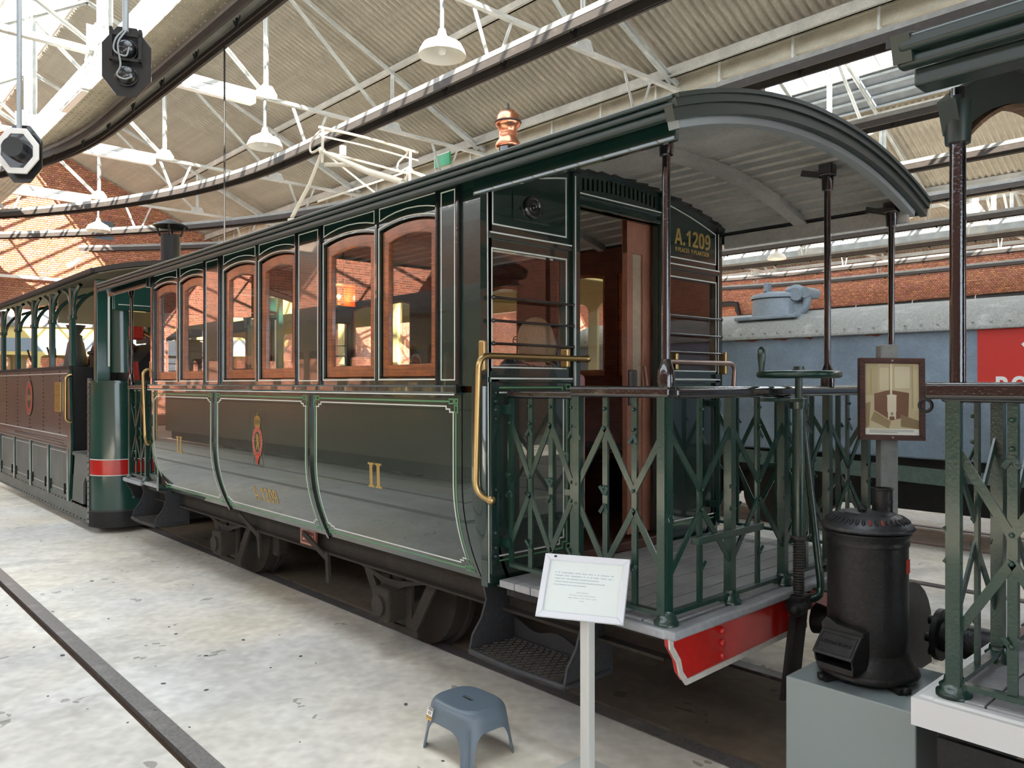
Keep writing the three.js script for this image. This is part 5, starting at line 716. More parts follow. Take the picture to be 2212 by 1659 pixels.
// ================= neighbouring coach at the right edge =================
{
  const T = thing('platform_coach', 'second green coach at the right edge, its lattice railed platform edged in white', 'coach', [2.9, 0, 0]), X = (s) => 2.88 - s;
  const we = std(lin(0.58, 0.60, 0.60), 0.45);
  platform(T, X, -1, { w: 0.82, mark: 0.41, edge: we });
  part(T, 'deck_fascia', exXZ([[1.84, 0.90], [1.84, -0.90], [1.87, -0.90], [1.87, 0.87], [3.6, 0.87], [3.6, 0.90]].map(([x, z]) => [x, z]), 0.54, 0.08), we); part(T, 'curved_bracket', exXY([[1.89, 0.5], [2.6, 0.5], [2.6, 0.2], [1.97, 0.06], [1.95, 0.26], [1.90, 0.34]], 0.82, 0.02), M.iron);
  part(T, 'headstock', [box(1.86, 1.90, 0.2, 0.52, -0.8, 0.75)], M.iron); part(T, 'rail_ring', ring([1.845, 1.475, 0.80], 0.018, 0.005, 'z', 20), M.iron); part(T, 'rail_cap', rbox(1.86, 2.6, 1.495, 1.545, 0.775, 0.865, 0.012), M.blackGloss);
  part(T, 'roof_post', cyl([1.94, 1.53, 0.82], [1.94, 2.40, 0.82], 0.022), M.blackGloss); part(T, 'post_socket', cyl([1.94, 2.24, 0.82], [1.94, 2.36, 0.82], 0.034, 0.040), M.greenDull); part(T, 'post_foot', foot(1.93, 0.63, 0.82), M.greenIron);
  const rY = (z) => 2.66 - 0.2 * (z / 1.13) ** 2;
  part(T, 'roof_skin', slab((u, v) => [1.86 + 6 * u, rY(1.13 - 2.26 * v) + 0.015, 1.13 - 2.26 * v], (u, v) => [1.86 + 6 * u, rY(1.13 - 2.26 * v) - 0.01, 1.13 - 2.26 * v], 1, 24), std(lin(0.07, 0.08, 0.085), 0.8, 0, { map: dusty }));
  for (const s of [1, -1]) { part(T, 'roof_moulding', rbox(1.89, 7.9, 2.43, 2.475, s * 1.09, s * 1.135, 0.014), M.greenDull); part(T, 'roof_moulding', rbox(1.88, 7.9, 2.395, 2.43, s * 1.07, s * 1.11, 0.012), M.greenDull); part(T, 'eave_board', rbox(1.91, 7.9, 2.35, 2.40, s * 0.99, s * 1.07, 0.008), M.greenDull); }
  const q = []; for (let i = 0; i <= 24; i++) { const z = 1.13 - 2.26 * i / 24; q.push([1.90, rY(z) - 0.02, z]); } part(T, 'roof_end_moulding', stripe(q, 0.075, [1, 0, 0], 0.05), M.greenDull);
  const q2 = []; for (let i = 0; i <= 24; i++) { const z = 0.86 - 1.72 * i / 24; q2.push([1.93, 2.56 - 0.25 * (z / 0.86) ** 2 - 0.0, z]); } part(T, 'roof_end_arch', stripe(q2, 0.10, [1, 0, 0], 0.05), M.greenDull); part(T, 'lit_arch_soffit', stripe(q2.map(([x, y, z]) => [x + 0.01, y - 0.055, z * 0.95]), 0.012, [1, 0, 0], 0.05), std(lin(0.34, 0.20, 0.10), 0.6, 0, { map: woodTex }));  // orange light on the arch underside is put into the soffit colour
  for (let i = 0; i < 20; i++) { const za = 1.05 - 2.1 * i / 20, zb = 1.05 - 2.1 * (i + 1) / 20 + 0.004; part(T, 'roof_board', slab((u, v) => [1.9 + 5.9 * u, rY(za + (zb - za) * v) - 0.012, za + (zb - za) * v], (u, v) => [1.9 + 5.9 * u, rY(za + (zb - za) * v) - 0.028, za + (zb - za) * v], 1, 1), M.board); }
  part(T, 'end_wall', exZY([[-0.95, 0.6], [0.95, 0.6], [0.95, 2.43], [0, 2.62], [-0.95, 2.43]], 2.93, 0.045, [[[-0.33, 0.67], [0.33, 0.67], [0.33, 2.35], [-0.33, 2.35]]]), M.green);
  for (const s of [1, -1]) part(T, 'side_wall', [box(2.93, 7.4, 0.6, 1.55, s * 0.95, s * 1.0), box(2.93, 7.4, 2.3, 2.45, s * 0.95, s * 1.0)], M.green);
  part(T, 'buffer', [cyl([1.88, 0.53, -0.02], [1.62, 0.55, -0.02], 0.075, 0.062, 22), cyl([1.62, 0.55, -0.02], [1.60, 0.55, -0.02], 0.10, 0.10, 24), ...[0, 1, 2, 3, 4, 5].map((i) => cyl([1.60, 0.55 + 0.07 * Math.sin(i * 1.047), -0.02 + 0.07 * Math.cos(i * 1.047)], [1.58, 0.55 + 0.07 * Math.sin(i * 1.047), -0.02 + 0.07 * Math.cos(i * 1.047)], 0.018))], M.castIron);
  part(T, 'buffer_head', exZY([...Array(13)].map((_, i) => [0.02 + 0.26 * Math.cos(i / 12 * Math.PI), 0.52 + 0.22 * Math.sin(i / 12 * Math.PI)]).concat([[-0.24, 0.36], [0.28, 0.36]]), 1.50, 0.025), M.wornIron);
}

// ================= grey wagon behind the platform =================
{
  const x0 = -4.4, x1 = 4.6, zf = -4.2, zb = -6.2, T = thing('grey_wagon', 'blue-grey covered wagon with pale rounded roof and a red square sign', 'wagon', [0.1, 0, -5.2]);
  part(T, 'body', rbox(x0, x1, 0.86, 2.04, zb, zf, 0.02), M.wagon);
  const rY = (z) => 2.36 - 0.33 * Math.pow(Math.abs(z + 5.2) / 1.04, 2.6);
  part(T, 'roof', slab((u, v) => [x0 - 0.05 + (x1 - x0 + 0.1) * u, rY(zf + 0.03 - 2.06 * v), zf + 0.03 - 2.06 * v], (u, v) => [x0 - 0.05 + (x1 - x0 + 0.1) * u, rY(zf + 0.03 - 2.06 * v) - 0.03, zf + 0.03 - 2.06 * v], 1, 20), M.wagonRoof);
  part(T, 'roof_lip', rbox(x0 - 0.05, x1 + 0.05, 2.01, 2.045, zf - 0.01, zf + 0.045, 0.01), M.wagonRoof); part(T, 'lip_rivets', [...Array(64)].map((_, i) => ball([x0 + 0.1 + i * 0.14, 2.075, zf + 0.028], 0.014, 6)), M.wagonRoof).userData.kind = 'stuff';
  part(T, 'rust_streaks', [[-1.9, 0.35], [-1.45, 0.22], [-1.1, 0.12], [-0.5, 0.2]].map(([x, w]) => exXY([[x, 2.012], [x + 0.05, 1.998], [x + w * 0.4, 2.002], [x + w * 0.7, 1.985], [x + w, 2.012]], zf, 0.004)), std(lin(0.20, 0.05, 0.03), 0.9)).userData.kind = 'stuff';
  // filler hatch with hinged lid
  const hx = -1.66, hz = -4.75, hy = 2.25;
  part(T, 'hatch_drum', cyl([hx, hy, hz], [hx, hy + 0.22, hz], 0.285, 0.28, 36), M.wagonHatch); part(T, 'hatch_flange', rbox(hx - 0.36, hx + 0.36, hy - 0.01, hy + 0.03, hz - 0.33, hz + 0.33, 0.012), M.wagonHatch); part(T, 'hatch_lid', lathe([[0.295, 0], [0.30, 0.025], [0.28, 0.045], [0.18, 0.07], [0.05, 0.082], [0.001, 0.082]], [hx, hy + 0.23, hz], 36), M.wagonHatch);
  part(T, 'lid_latch', [rbox(hx - 0.13, hx - 0.08, hy + 0.29, hy + 0.42, hz + 0.0, hz + 0.1, 0.012), box(hx - 0.14, hx - 0.02, hy + 0.28, hy + 0.32, hz, hz + 0.1)], M.wagonHatch); part(T, 'lid_hinge', [cyl([hx + 0.29, hy + 0.25, hz - 0.1], [hx + 0.29, hy + 0.25, hz + 0.17], 0.068), cyl([hx + 0.38, hy + 0.265, hz - 0.09], [hx + 0.38, hy + 0.265, hz + 0.15], 0.06), tube([[hx + 0.16, hy + 0.30, hz + 0.1], [hx + 0.28, hy + 0.315, hz + 0.1], [hx + 0.375, hy + 0.225, hz + 0.1], [hx + 0.36, hy + 0.105, hz + 0.1], [hx + 0.24, hy + 0.015, hz + 0.1]], 0.045, 24), rbox(hx + 0.16, hx + 0.34, hy, hy + 0.16, hz - 0.03, hz + 0.13, 0.025)], M.wagonHatch);
  part(T, 'red_sign', box(0.49, 1.6, 1.44, 2.03, zf, zf + 0.006), std(lin(0.50, 0.028, 0.02), 0.45), 'red square sign with white lettering'); part(T, 'sign_lettering', text('1', 0.34, font, 0.003).translate(0.90, 1.79, zf + 0.0065), M.plainWhite, 'white figure one'); part(T, 'sign_lettering', text('ROUTE', 0.17, font, 0.003, 0.8).translate(0.92, 1.52, zf + 0.0065), M.plainWhite);
  part(T, 'underframe', [box(x0, x1, 0.62, 0.86, zf - 0.12, zf - 0.06), box(x0, x1, 0.55, 0.86, zb + 0.1, zb + 0.2), box(x0 + 0.3, x1, 0.3, 0.62, -5.6, -4.8)], M.iron); part(T, 'axle_beam', bar([-2.0, 0.78, zf + 0.0], [0.4, 0.70, zf + 0.0], 0.14, 0.05), std(lin(0.10, 0.15, 0.14), 0.7, 0, { map: dusty })); part(T, 'axle_beam', bar([0.4, 0.72, zf - 0.02], [3.2, 0.78, zf - 0.02], 0.10, 0.05), std(lin(0.09, 0.12, 0.12), 0.7, 0, { map: dusty }));
  for (const x of [-3, -1.7, 1.6, 2.9]) for (const z of [-4.7, -5.7]) part(T, 'wheel', cyl([x, 0.33, z - 0.06], [x, 0.33, z + 0.06], 0.33, 0.33, 28), M.dirty);
  const pt = canvasTex(256, 160, (c) => { c.fillStyle = '#2e120e'; c.fillRect(0, 0, 256, 160); c.strokeStyle = '#7c5a4e'; c.lineWidth = 6; c.strokeRect(6, 6, 244, 148); c.fillStyle = '#8a5f50'; c.font = 'bold 58px sans-serif'; c.textAlign = 'center'; c.fillText('8054', 128, 68); c.fillText('NCV', 128, 136); });
  const npl = part(T, 'number_plate', rbox(-2.62, -2.22, 0.28, 0.54, zf + 0.02, zf + 0.04, 0.005), M.iron, 'dark red plate reading 8054 NCV'); part(npl, 'plate_face', new THREE.PlaneGeometry(0.38, 0.24).translate(-2.42, 0.41, zf + 0.041), std(0xffffff, 0.6, 0, { map: pt }), null, true);
  part(T, 'ring_bolt', ring([0.95, 1.1, zf + 0.02], 0.035, 0.01, 'z', 16), M.iron);
}

// ================= trams =================
function tram(name, label, cx, cz, L, turn, H, o) {
  const T = thing(name, label, 'tram', [cx, 0, cz]); const hw = 1.05, b = L / 2, paint = o.paint;
  const A = [], wn = Math.max(3, Math.round(L / 1.15)), ws = (L - 0.5) / wn, rect = (x0, x1, y0, y1, r) => { const p = []; for (const [qx, qy, a0] of [[x1 - r, y0 + r, -90], [x1 - r, y1 - r, 0], [x0 + r, y1 - r, 90], [x0 + r, y0 + r, 180]]) for (let i = 0; i <= 4; i++) { const a = (a0 + i * 22.5) * Math.PI / 180; p.push([qx + r * Math.cos(a), qy + r * Math.sin(a)]); } return p; };
  const wins = [...Array(wn)].map((_, i) => rect(cx - b + 0.25 + i * ws + 0.07, cx - b + 0.25 + (i + 1) * ws - 0.07, o.w0, o.w1, 0.1));
  for (const s of [1, -1]) {
    part(T, 'side', exXY([[cx - b, 0.45], [cx + b, 0.45], [cx + b, H - 0.45], [cx - b, H - 0.45]], cz + s * hw - (s > 0 ? 0.04 : 0), 0.04, wins), paint);
    part(T, 'side_glass', box(cx - b + 0.1, cx + b - 0.1, o.w0 - 0.05, o.w1 + 0.05, cz + s * (hw - 0.03), cz + s * (hw - 0.034)), M.glass);
    for (const y of o.lines) part(T, 'rub_strip', box(cx - b, cx + b, y - 0.012, y + 0.012, cz + s * hw, cz + s * (hw + 0.012)), M.tramDark);
    if (o.band) part(T, 'colour_band', box(cx - b, cx + b, o.w1 + 0.08, o.w1 + 0.38, cz + s * hw, cz + s * (hw + 0.006)), o.band);
    part(T, 'skirt', box(cx - b + 0.2, cx + b - 0.2, 0.2, 0.46, cz + s * (hw - 0.1), cz + s * (hw - 0.06)), M.tramDark);
  }
  for (const e of [1, -1]) {
    part(T, 'end', exZY([[cz - hw, 0.45], [cz + hw, 0.45], [cz + hw, H - 0.45], [cz - hw, H - 0.45]], cx + e * b + (e > 0 ? 0.04 : 0), 0.04, [rect(cz - 0.92, cz - 0.36, o.w0, o.w1, 0.1), rect(cz - 0.28, cz + 0.28, o.w0, o.w1, 0.1), rect(cz + 0.36, cz + 0.92, o.w0, o.w1, 0.1)]), paint);
    part(T, 'end_glass', box(cx + e * (b - 0.005), cx + e * b, o.w0 - 0.05, o.w1 + 0.05, cz - 0.97, cz + 0.97), M.glass); part(T, 'head_lamp', cyl([cx + e * (b + 0.03), 1.0, cz], [cx + e * (b + 0.1), 1.0, cz], 0.12, 0.1, 20), M.galv);
  }
  part(T, 'roof', slab((u, v) => [cx - b - 0.05 + (L + 0.1) * u, H - 0.38 * Math.pow(Math.abs(2 * v - 1), 2.6), cz + hw + 0.05 - (2 * hw + 0.1) * v], (u, v) => [cx - b - 0.05 + (L + 0.1) * u, H - 0.05 - 0.42 * Math.pow(Math.abs(2 * v - 1), 2.6), cz + hw + 0.05 - (2 * hw + 0.1) * v], 1, 18), M.tramRoof);
  part(T, 'floor_pan', box(cx - b, cx + b, 0.5, 0.75, cz - hw + 0.05, cz + hw - 0.05), M.tramDark); for (const x of [-0.3, 0.3]) for (const s of [1, -1]) part(T, 'wheel', cyl([cx + x * L, 0.34, cz + s * 0.45], [cx + x * L, 0.34, cz + s * 0.58], 0.335, 0.335, 24), M.dirty);
  T.rotation.y = turn; return T;
}
const yt = tram('yellow_tram', 'pale yellow tram with a pantograph, seen through the windows of the green coach', -7.55, -2.72, 10.9, 0, 3.72, { paint: M.tramYellow, w0: 1.55, w1: 2.5, lines: [1.30, 1.12, 0.94] });
{ // pantograph: part of the yellow tram
  const P = (n, g) => part(yt, n, g, M.creamWire), kx = -6.88, ky = 4.72;
  for (const z of [-2.0, -3.45]) {
    P('pantograph_arm', [cyl([-7.76, 3.95, z], [-7.25, 4.32, z], 0.028, 0.026), cyl([-7.25, 4.32, z], [kx, ky, z], 0.024, 0.02)]); P('pantograph_arm', [cyl([-4.95, 3.93, z], [-5.7, 4.2, z], 0.036, 0.044), cyl([-5.7, 4.2, z], [kx, ky, z], 0.042, 0.022)]);
    P('insulator', lathe([[0.05, 0], [0.11, 0.02], [0.06, 0.05], [0.10, 0.07], [0.05, 0.10], [0.08, 0.13], [0.04, 0.17], [0.06, 0.2], [0.06, 0.27]], [-7.76, 3.66, z], 14)); P('insulator', lathe([[0.05, 0], [0.11, 0.02], [0.06, 0.05], [0.10, 0.07], [0.05, 0.10], [0.08, 0.13], [0.04, 0.17], [0.06, 0.2], [0.06, 0.27]], [-4.95, 3.65, z], 14));
    P('knee_joint', [ball([kx, ky, z], 0.05), cyl([kx, ky - 0.16, z], [kx + 0.02, 5.02, z], 0.02)]);
    P('collector_horn', tube([[kx + 0.02, ky + 0.06, z], [kx - 0.22, ky + 0.02, z + 0.04], [kx - 0.26, ky + 0.16, z + 0.03], [kx - 0.06, 5.0, z], [kx, 5.04, z - 0.2 * Math.sign(z + 2.7)]], 0.016, 24, 6));
  }
  for (const [dy, r] of [[0.0, 0.018], [-0.12, 0.012]]) P('collector_bow', tube([[kx, 5.04 + dy, -1.95], [kx, 5.05 + dy, -2.7], [kx, 5.02 + dy, -3.6]], r, 20, 6));
  P('cross_stay', [cyl([kx, ky, -2.0], [-7.0, 4.05, -3.45], 0.014), cyl([kx, ky, -3.45], [-7.0, 4.05, -2.0], 0.014)]); P('cross_stay', cyl([kx, ky, -2.0], [kx, ky - 0.05, -3.45], 0.016)); P('base_frame', [box(-7.9, -4.85, 3.78, 3.82, -2.03, -1.97), box(-7.9, -4.85, 3.78, 3.82, -3.48, -3.42), box(-6.4, -6.34, 3.78, 3.82, -3.48, -1.97)]); P('tag', rbox(kx - 0.03, kx + 0.03, 4.72, 4.86, -2.36, -2.28, 0.01)); P('spring_tube', cyl([kx - 0.02, 4.55, -2.05], [kx + 0.35, 4.5, -2.2], 0.028));
}
tram('cream_tram', 'cream and blue-grey tram standing beyond the locomotive cab', -17.5, -3.0, 6.5, 1.05, 3.3, { paint: M.tramYellow, w0: 1.6, w1: 2.2, lines: [1.5], band: std(lin(0.25, 0.32, 0.40), 0.5) });
tram('silver_roof_tram', 'beige tram with grey roof across the aisle, mirrored in the coach windows', -10.6, 6.2, 11.5, 0, 3.0, { paint: M.tramCream, w0: 1.35, w1: 2.1, lines: [1.2] });
// brick office block and route signs that the coach side mirrors
{
  const b = structure('wall_office', 'brick wall of the office block mirrored in the coach windows'); part(b, 'wall_body', box(-17.3, -17, 0, 5.2, 3.4, 5.0), brickFlat); part(b, 'wall_body', box(-17.3, -17, 0, 5.2, 7.6, 14), brickFlat); part(b, 'wall_body', box(-22, -17, 5.1, 5.2, 3.4, 14), M.cream);
  const signLabels = ['green route sign with white number disc 20, upper left of the mirrored six', 'red route sign with number disc 17, upper right of the mirrored six', 'blue route sign with number disc 12, middle left of the mirrored six', 'grey route sign with number disc 18, middle right of the mirrored six', 'yellow route sign with number disc 21, lower left of the mirrored six', 'dark blue route sign with number disc 19, lower right of the mirrored six'];
  const cols = ['#1f6b3c', '#b0282a', '#2d4f9b', '#b9b49f', '#c99a1e', '#27508f'];
  ['20', '17', '12', '18', '21', '19'].forEach((n, i) => { const t = canvasTex(256, 96, (c) => { c.fillStyle = cols[i]; c.fillRect(0, 0, 256, 96); c.fillStyle = '#eee'; c.beginPath(); c.arc(208, 48, 44, 0, 7); c.fill(); c.fillStyle = '#111'; c.font = 'bold 50px sans-serif'; c.textAlign = 'center'; c.fillText(n, 208, 66); });
    const z = 3.75 + (i % 2) * 0.62, y = 1.95 - Math.floor(i / 2) * 0.34, s = thing('route_sign', signLabels[i], 'sign', [-16.95, y, z], 'enamel route signs'); part(s, 'sign_plate', box(-16.98, -16.96, y - 0.13, y + 0.13, z - 0.29, z + 0.29), M.plainWhite); part(s, 'sign_face', new THREE.PlaneGeometry(0.58, 0.25).rotateY(Math.PI / 2).translate(-16.955, y, z), std(0xffffff, 0.3, 0, { map: t }), null, true); });
  const r = thing('red_counter', 'red counter mirrored below the waist of the coach', 'counter', [-16.4, 0, 4.0]); part(r, 'counter_body', rbox(-16.9, -16.2, 0, 1.1, 3.4, 4.6, 0.02), std(lin(0.42, 0.03, 0.03), 0.5)); part(r, 'counter_top', rbox(-16.95, -16.15, 1.1, 1.15, 3.35, 4.65, 0.01), std(lin(0.6, 0.45, 0.05), 0.5));
}

// ================= foreground =================
// plastic step stool
{
  const cx = 0.175, cz = 1.215, T = thing('step_stool', 'small blue-grey plastic step stool with an oval hand slot, on the floor beside the coach', 'stool', [cx, 0, cz]);
  const se = (a, b, th, n = 3.2) => { const c = Math.cos(th), s = Math.sin(th); return [a * Math.sign(c) * Math.pow(Math.abs(c), 2 / n), b * Math.sign(s) * Math.pow(Math.abs(s), 2 / n)]; };
  const corner = (th) => { const q = (th / (Math.PI / 2) + 4) % 1; return Math.abs(q - 0.5) * 2; };   // 0 on a leg, 1 mid side
  const low = (th) => { const q = corner(th); return q < 0.30 ? 0 : 0.128 * Math.pow(Math.max(0, 1 - Math.pow((1 - q) / 0.72, 3.2)), 0.5); };
  const wall = (o) => (u, v) => {
    const th = u * 2 * Math.PI, h = low(th), top = 0.210, y = top - (top - h) * Math.pow(v, 1.25), k = (top - y) / top, round = Math.sqrt(Math.max(0, 1 - Math.pow(1 - Math.min(1, (top - y) / 0.035), 2)));
    const a = 0.126 + 0.024 * round + 0.034 * k - o, b = 0.100 + 0.022 * round + 0.036 * k - o, g = corner(th) < 0.11 && y < 0.155 ? 0.007 * Math.min(1, (0.155 - y) / 0.03) * (1 - Math.pow(corner(th) / 0.11, 4)) : 0, [x, z] = se(a - g, b - g, th); return [cx + x, y, cz + z];
  };
  part(T, 'shell', slab((u, v) => wall(0)(1 - u, v), (u, v) => wall(0.0045)(1 - u, v), 192, 26), M.plastic);
  const ol = [...Array(64)].map((_, i) => { const [x, z] = se(0.1265, 0.1005, i / 64 * 2 * Math.PI); return [cx + x, cz + z]; }), sl = [...Array(20)].map((_, i) => { const a = i / 20 * 2 * Math.PI; return [cx + 0.012 * Math.cos(a) + (Math.cos(a) > 0 ? 0.022 : -0.022), cz + 0.011 * Math.sin(a)]; });
  part(T, 'seat_top', exXZ(ol, 0.204, 0.0065, [sl]), M.plastic);
  const dm = []; for (let i = -7; i <= 7; i++) for (let j = -5; j <= 5; j++) if ((i / 7.5) ** 2 + (j / 5.6) ** 2 < 1 && !(Math.abs(j) < 2 && Math.abs(i) < 4)) dm.push(new THREE.SphereGeometry(0.0022, 5, 3).scale(1, 0.35, 1).translate(cx + i * 0.014, 0.2105, cz + j * 0.0145)); part(T, 'grip_dimples', dm, M.plastic).userData.kind = 'stuff';
  const lb = canvasTex(128, 176, (c) => { c.fillStyle = '#d6a83c'; c.fillRect(0, 0, 128, 176); c.fillStyle = '#f2f0e8'; c.fillRect(0, 0, 128, 118); c.fillStyle = '#1d1d1b'; c.fillRect(16, 6, 100, 34); c.fillRect(14, 122, 100, 26); c.fillStyle = '#fff'; c.font = 'bold 26px sans-serif'; c.textAlign = 'center'; c.fillText('curver', 66, 31); c.fillStyle = '#333'; for (let i = 0; i < 18; i++) c.fillRect(24 + i * 4.6, 52, i % 3 ? 2 : 3.2, 50); c.fillStyle = '#ddd'; c.fillRect(24, 130, 80, 9); });
  const lg = new THREE.PlaneGeometry(0.036, 0.050).rotateX(-0.22).rotateZ(-0.06).translate(cx - 0.085, 0.158, cz + 0.1395); part(T, 'label', lg, std(0xffffff, 0.5, 0, { map: lb, side: THREE.DoubleSide }), 'white and gold product label with barcode', true);
}
// information sign on a pole
{
  const c = V(0.692, 0.748, 1.063), T = thing('sign_stand', 'information sign in a silver snap frame on a white pole beside the coach step', 'sign', [0.692, 0, 1.063]);
  const yaw = 0.481, pit = 0.56, R = new THREE.Matrix4().makeRotationFromEuler(new THREE.Euler(-pit, yaw, 0, 'YXZ')), at = (g) => g.applyMatrix4(R).translate(c.x, c.y, c.z), W = 0.345, H = 0.255, f = 0.026;
  const prof = (w, h, a) => { const m = (x) => at(x); return m(exXY(a, -0.006, 0.014, [], 0.003)); };
  part(T, 'frame_rail', prof(0, 0, [[-W / 2, H / 2], [-W / 2 + f, H / 2 - f], [W / 2 - f, H / 2 - f], [W / 2, H / 2]]), M.alu); part(T, 'frame_rail', prof(0, 0, [[-W / 2, -H / 2], [W / 2, -H / 2], [W / 2 - f, -H / 2 + f], [-W / 2 + f, -H / 2 + f]]), M.alu);
  part(T, 'frame_rail', prof(0, 0, [[-W / 2, -H / 2], [-W / 2 + f, -H / 2 + f], [-W / 2 + f, H / 2 - f], [-W / 2, H / 2]]), M.alu); part(T, 'frame_rail', prof(0, 0, [[W / 2, -H / 2], [W / 2, H / 2], [W / 2 - f, H / 2 - f], [W / 2 - f, -H / 2 + f]]), M.alu);
  part(T, 'back_plate', at(new THREE.BoxGeometry(W - 0.01, H - 0.01, 0.006).translate(0, 0, -0.006)), M.alu); part(T, 'maker_tag', at(new THREE.BoxGeometry(0.011, 0.008, 0.001).translate(-W / 2 + 0.045, H / 2 - 0.011, 0.0088)), M.rubber);
  const sheet = canvasTex(1172, 812, (k, w, h) => {
    k.fillStyle = '#dfe9e8'; k.fillRect(0, 0, w, h); k.fillStyle = '#4d6b8c'; k.font = '28px sans-serif';
    const just = (s, y) => { const p = s.split(' '), tot = p.reduce((a, q) => a + k.measureText(q).width, 0), gap = (930 - tot) / (p.length - 1); let x = 110; for (const q of p) { k.fillText(q, x, y); x += k.measureText(q).width + gap; } };
    just('In de reizigerswagens tweede klasse waren er 24 zitplaatsen, een', 196); just('onbepaald aantal staanplaatsen en op elk balkon konden nog 9', 244);
    k.fillText('reizigers mee. Twee olielampen bestreden de duisternis.', 110, 292); k.fillText("'s Winters hield de chef het potkacheltje ('duvelke') aan de praat.", 110, 340, 930); k.fillText('En dat allemaal in een houten koetswerk!', 110, 388);
    k.fillStyle = '#7d8f9c'; k.font = '21px sans-serif'; k.textAlign = 'center'; ['Reeks A1505-A1212', '1897, Forges et Ateliers de Tubize, Oostende', 'Leeggew. 4.800 kg   L 7,47m   B 2,22m   H 2,98m', 'Vicinale'].forEach((s, i) => k.fillText(s, w / 2, 490 + i * 42));
  });
  part(T, 'text_sheet', at(new THREE.PlaneGeometry(W - 2 * f + 0.004, H - 2 * f + 0.004).translate(0, 0, -0.001)), std(0xffffff, 0.35, 0, { map: sheet }), 'pale sheet with Dutch text', true); part(T, 'cover_sheet', at(new THREE.PlaneGeometry(W - 2 * f + 0.004, H - 2 * f + 0.004).translate(0, 0, 0.0005)), M.glass);
  part(T, 'pole', rbox(0.668, 0.714, 0.0, 0.70, 1.016, 1.058, 0.007), M.poleWhite); part(T, 'base_plate', rbox(0.56, 0.82, 0.0, 0.012, 0.92, 1.16, 0.004), M.poleWhite); part(T, 'swivel_bracket', rbox(0.674, 0.708, 0.67, 0.735, 1.02, 1.055, 0.006), M.galv);
}
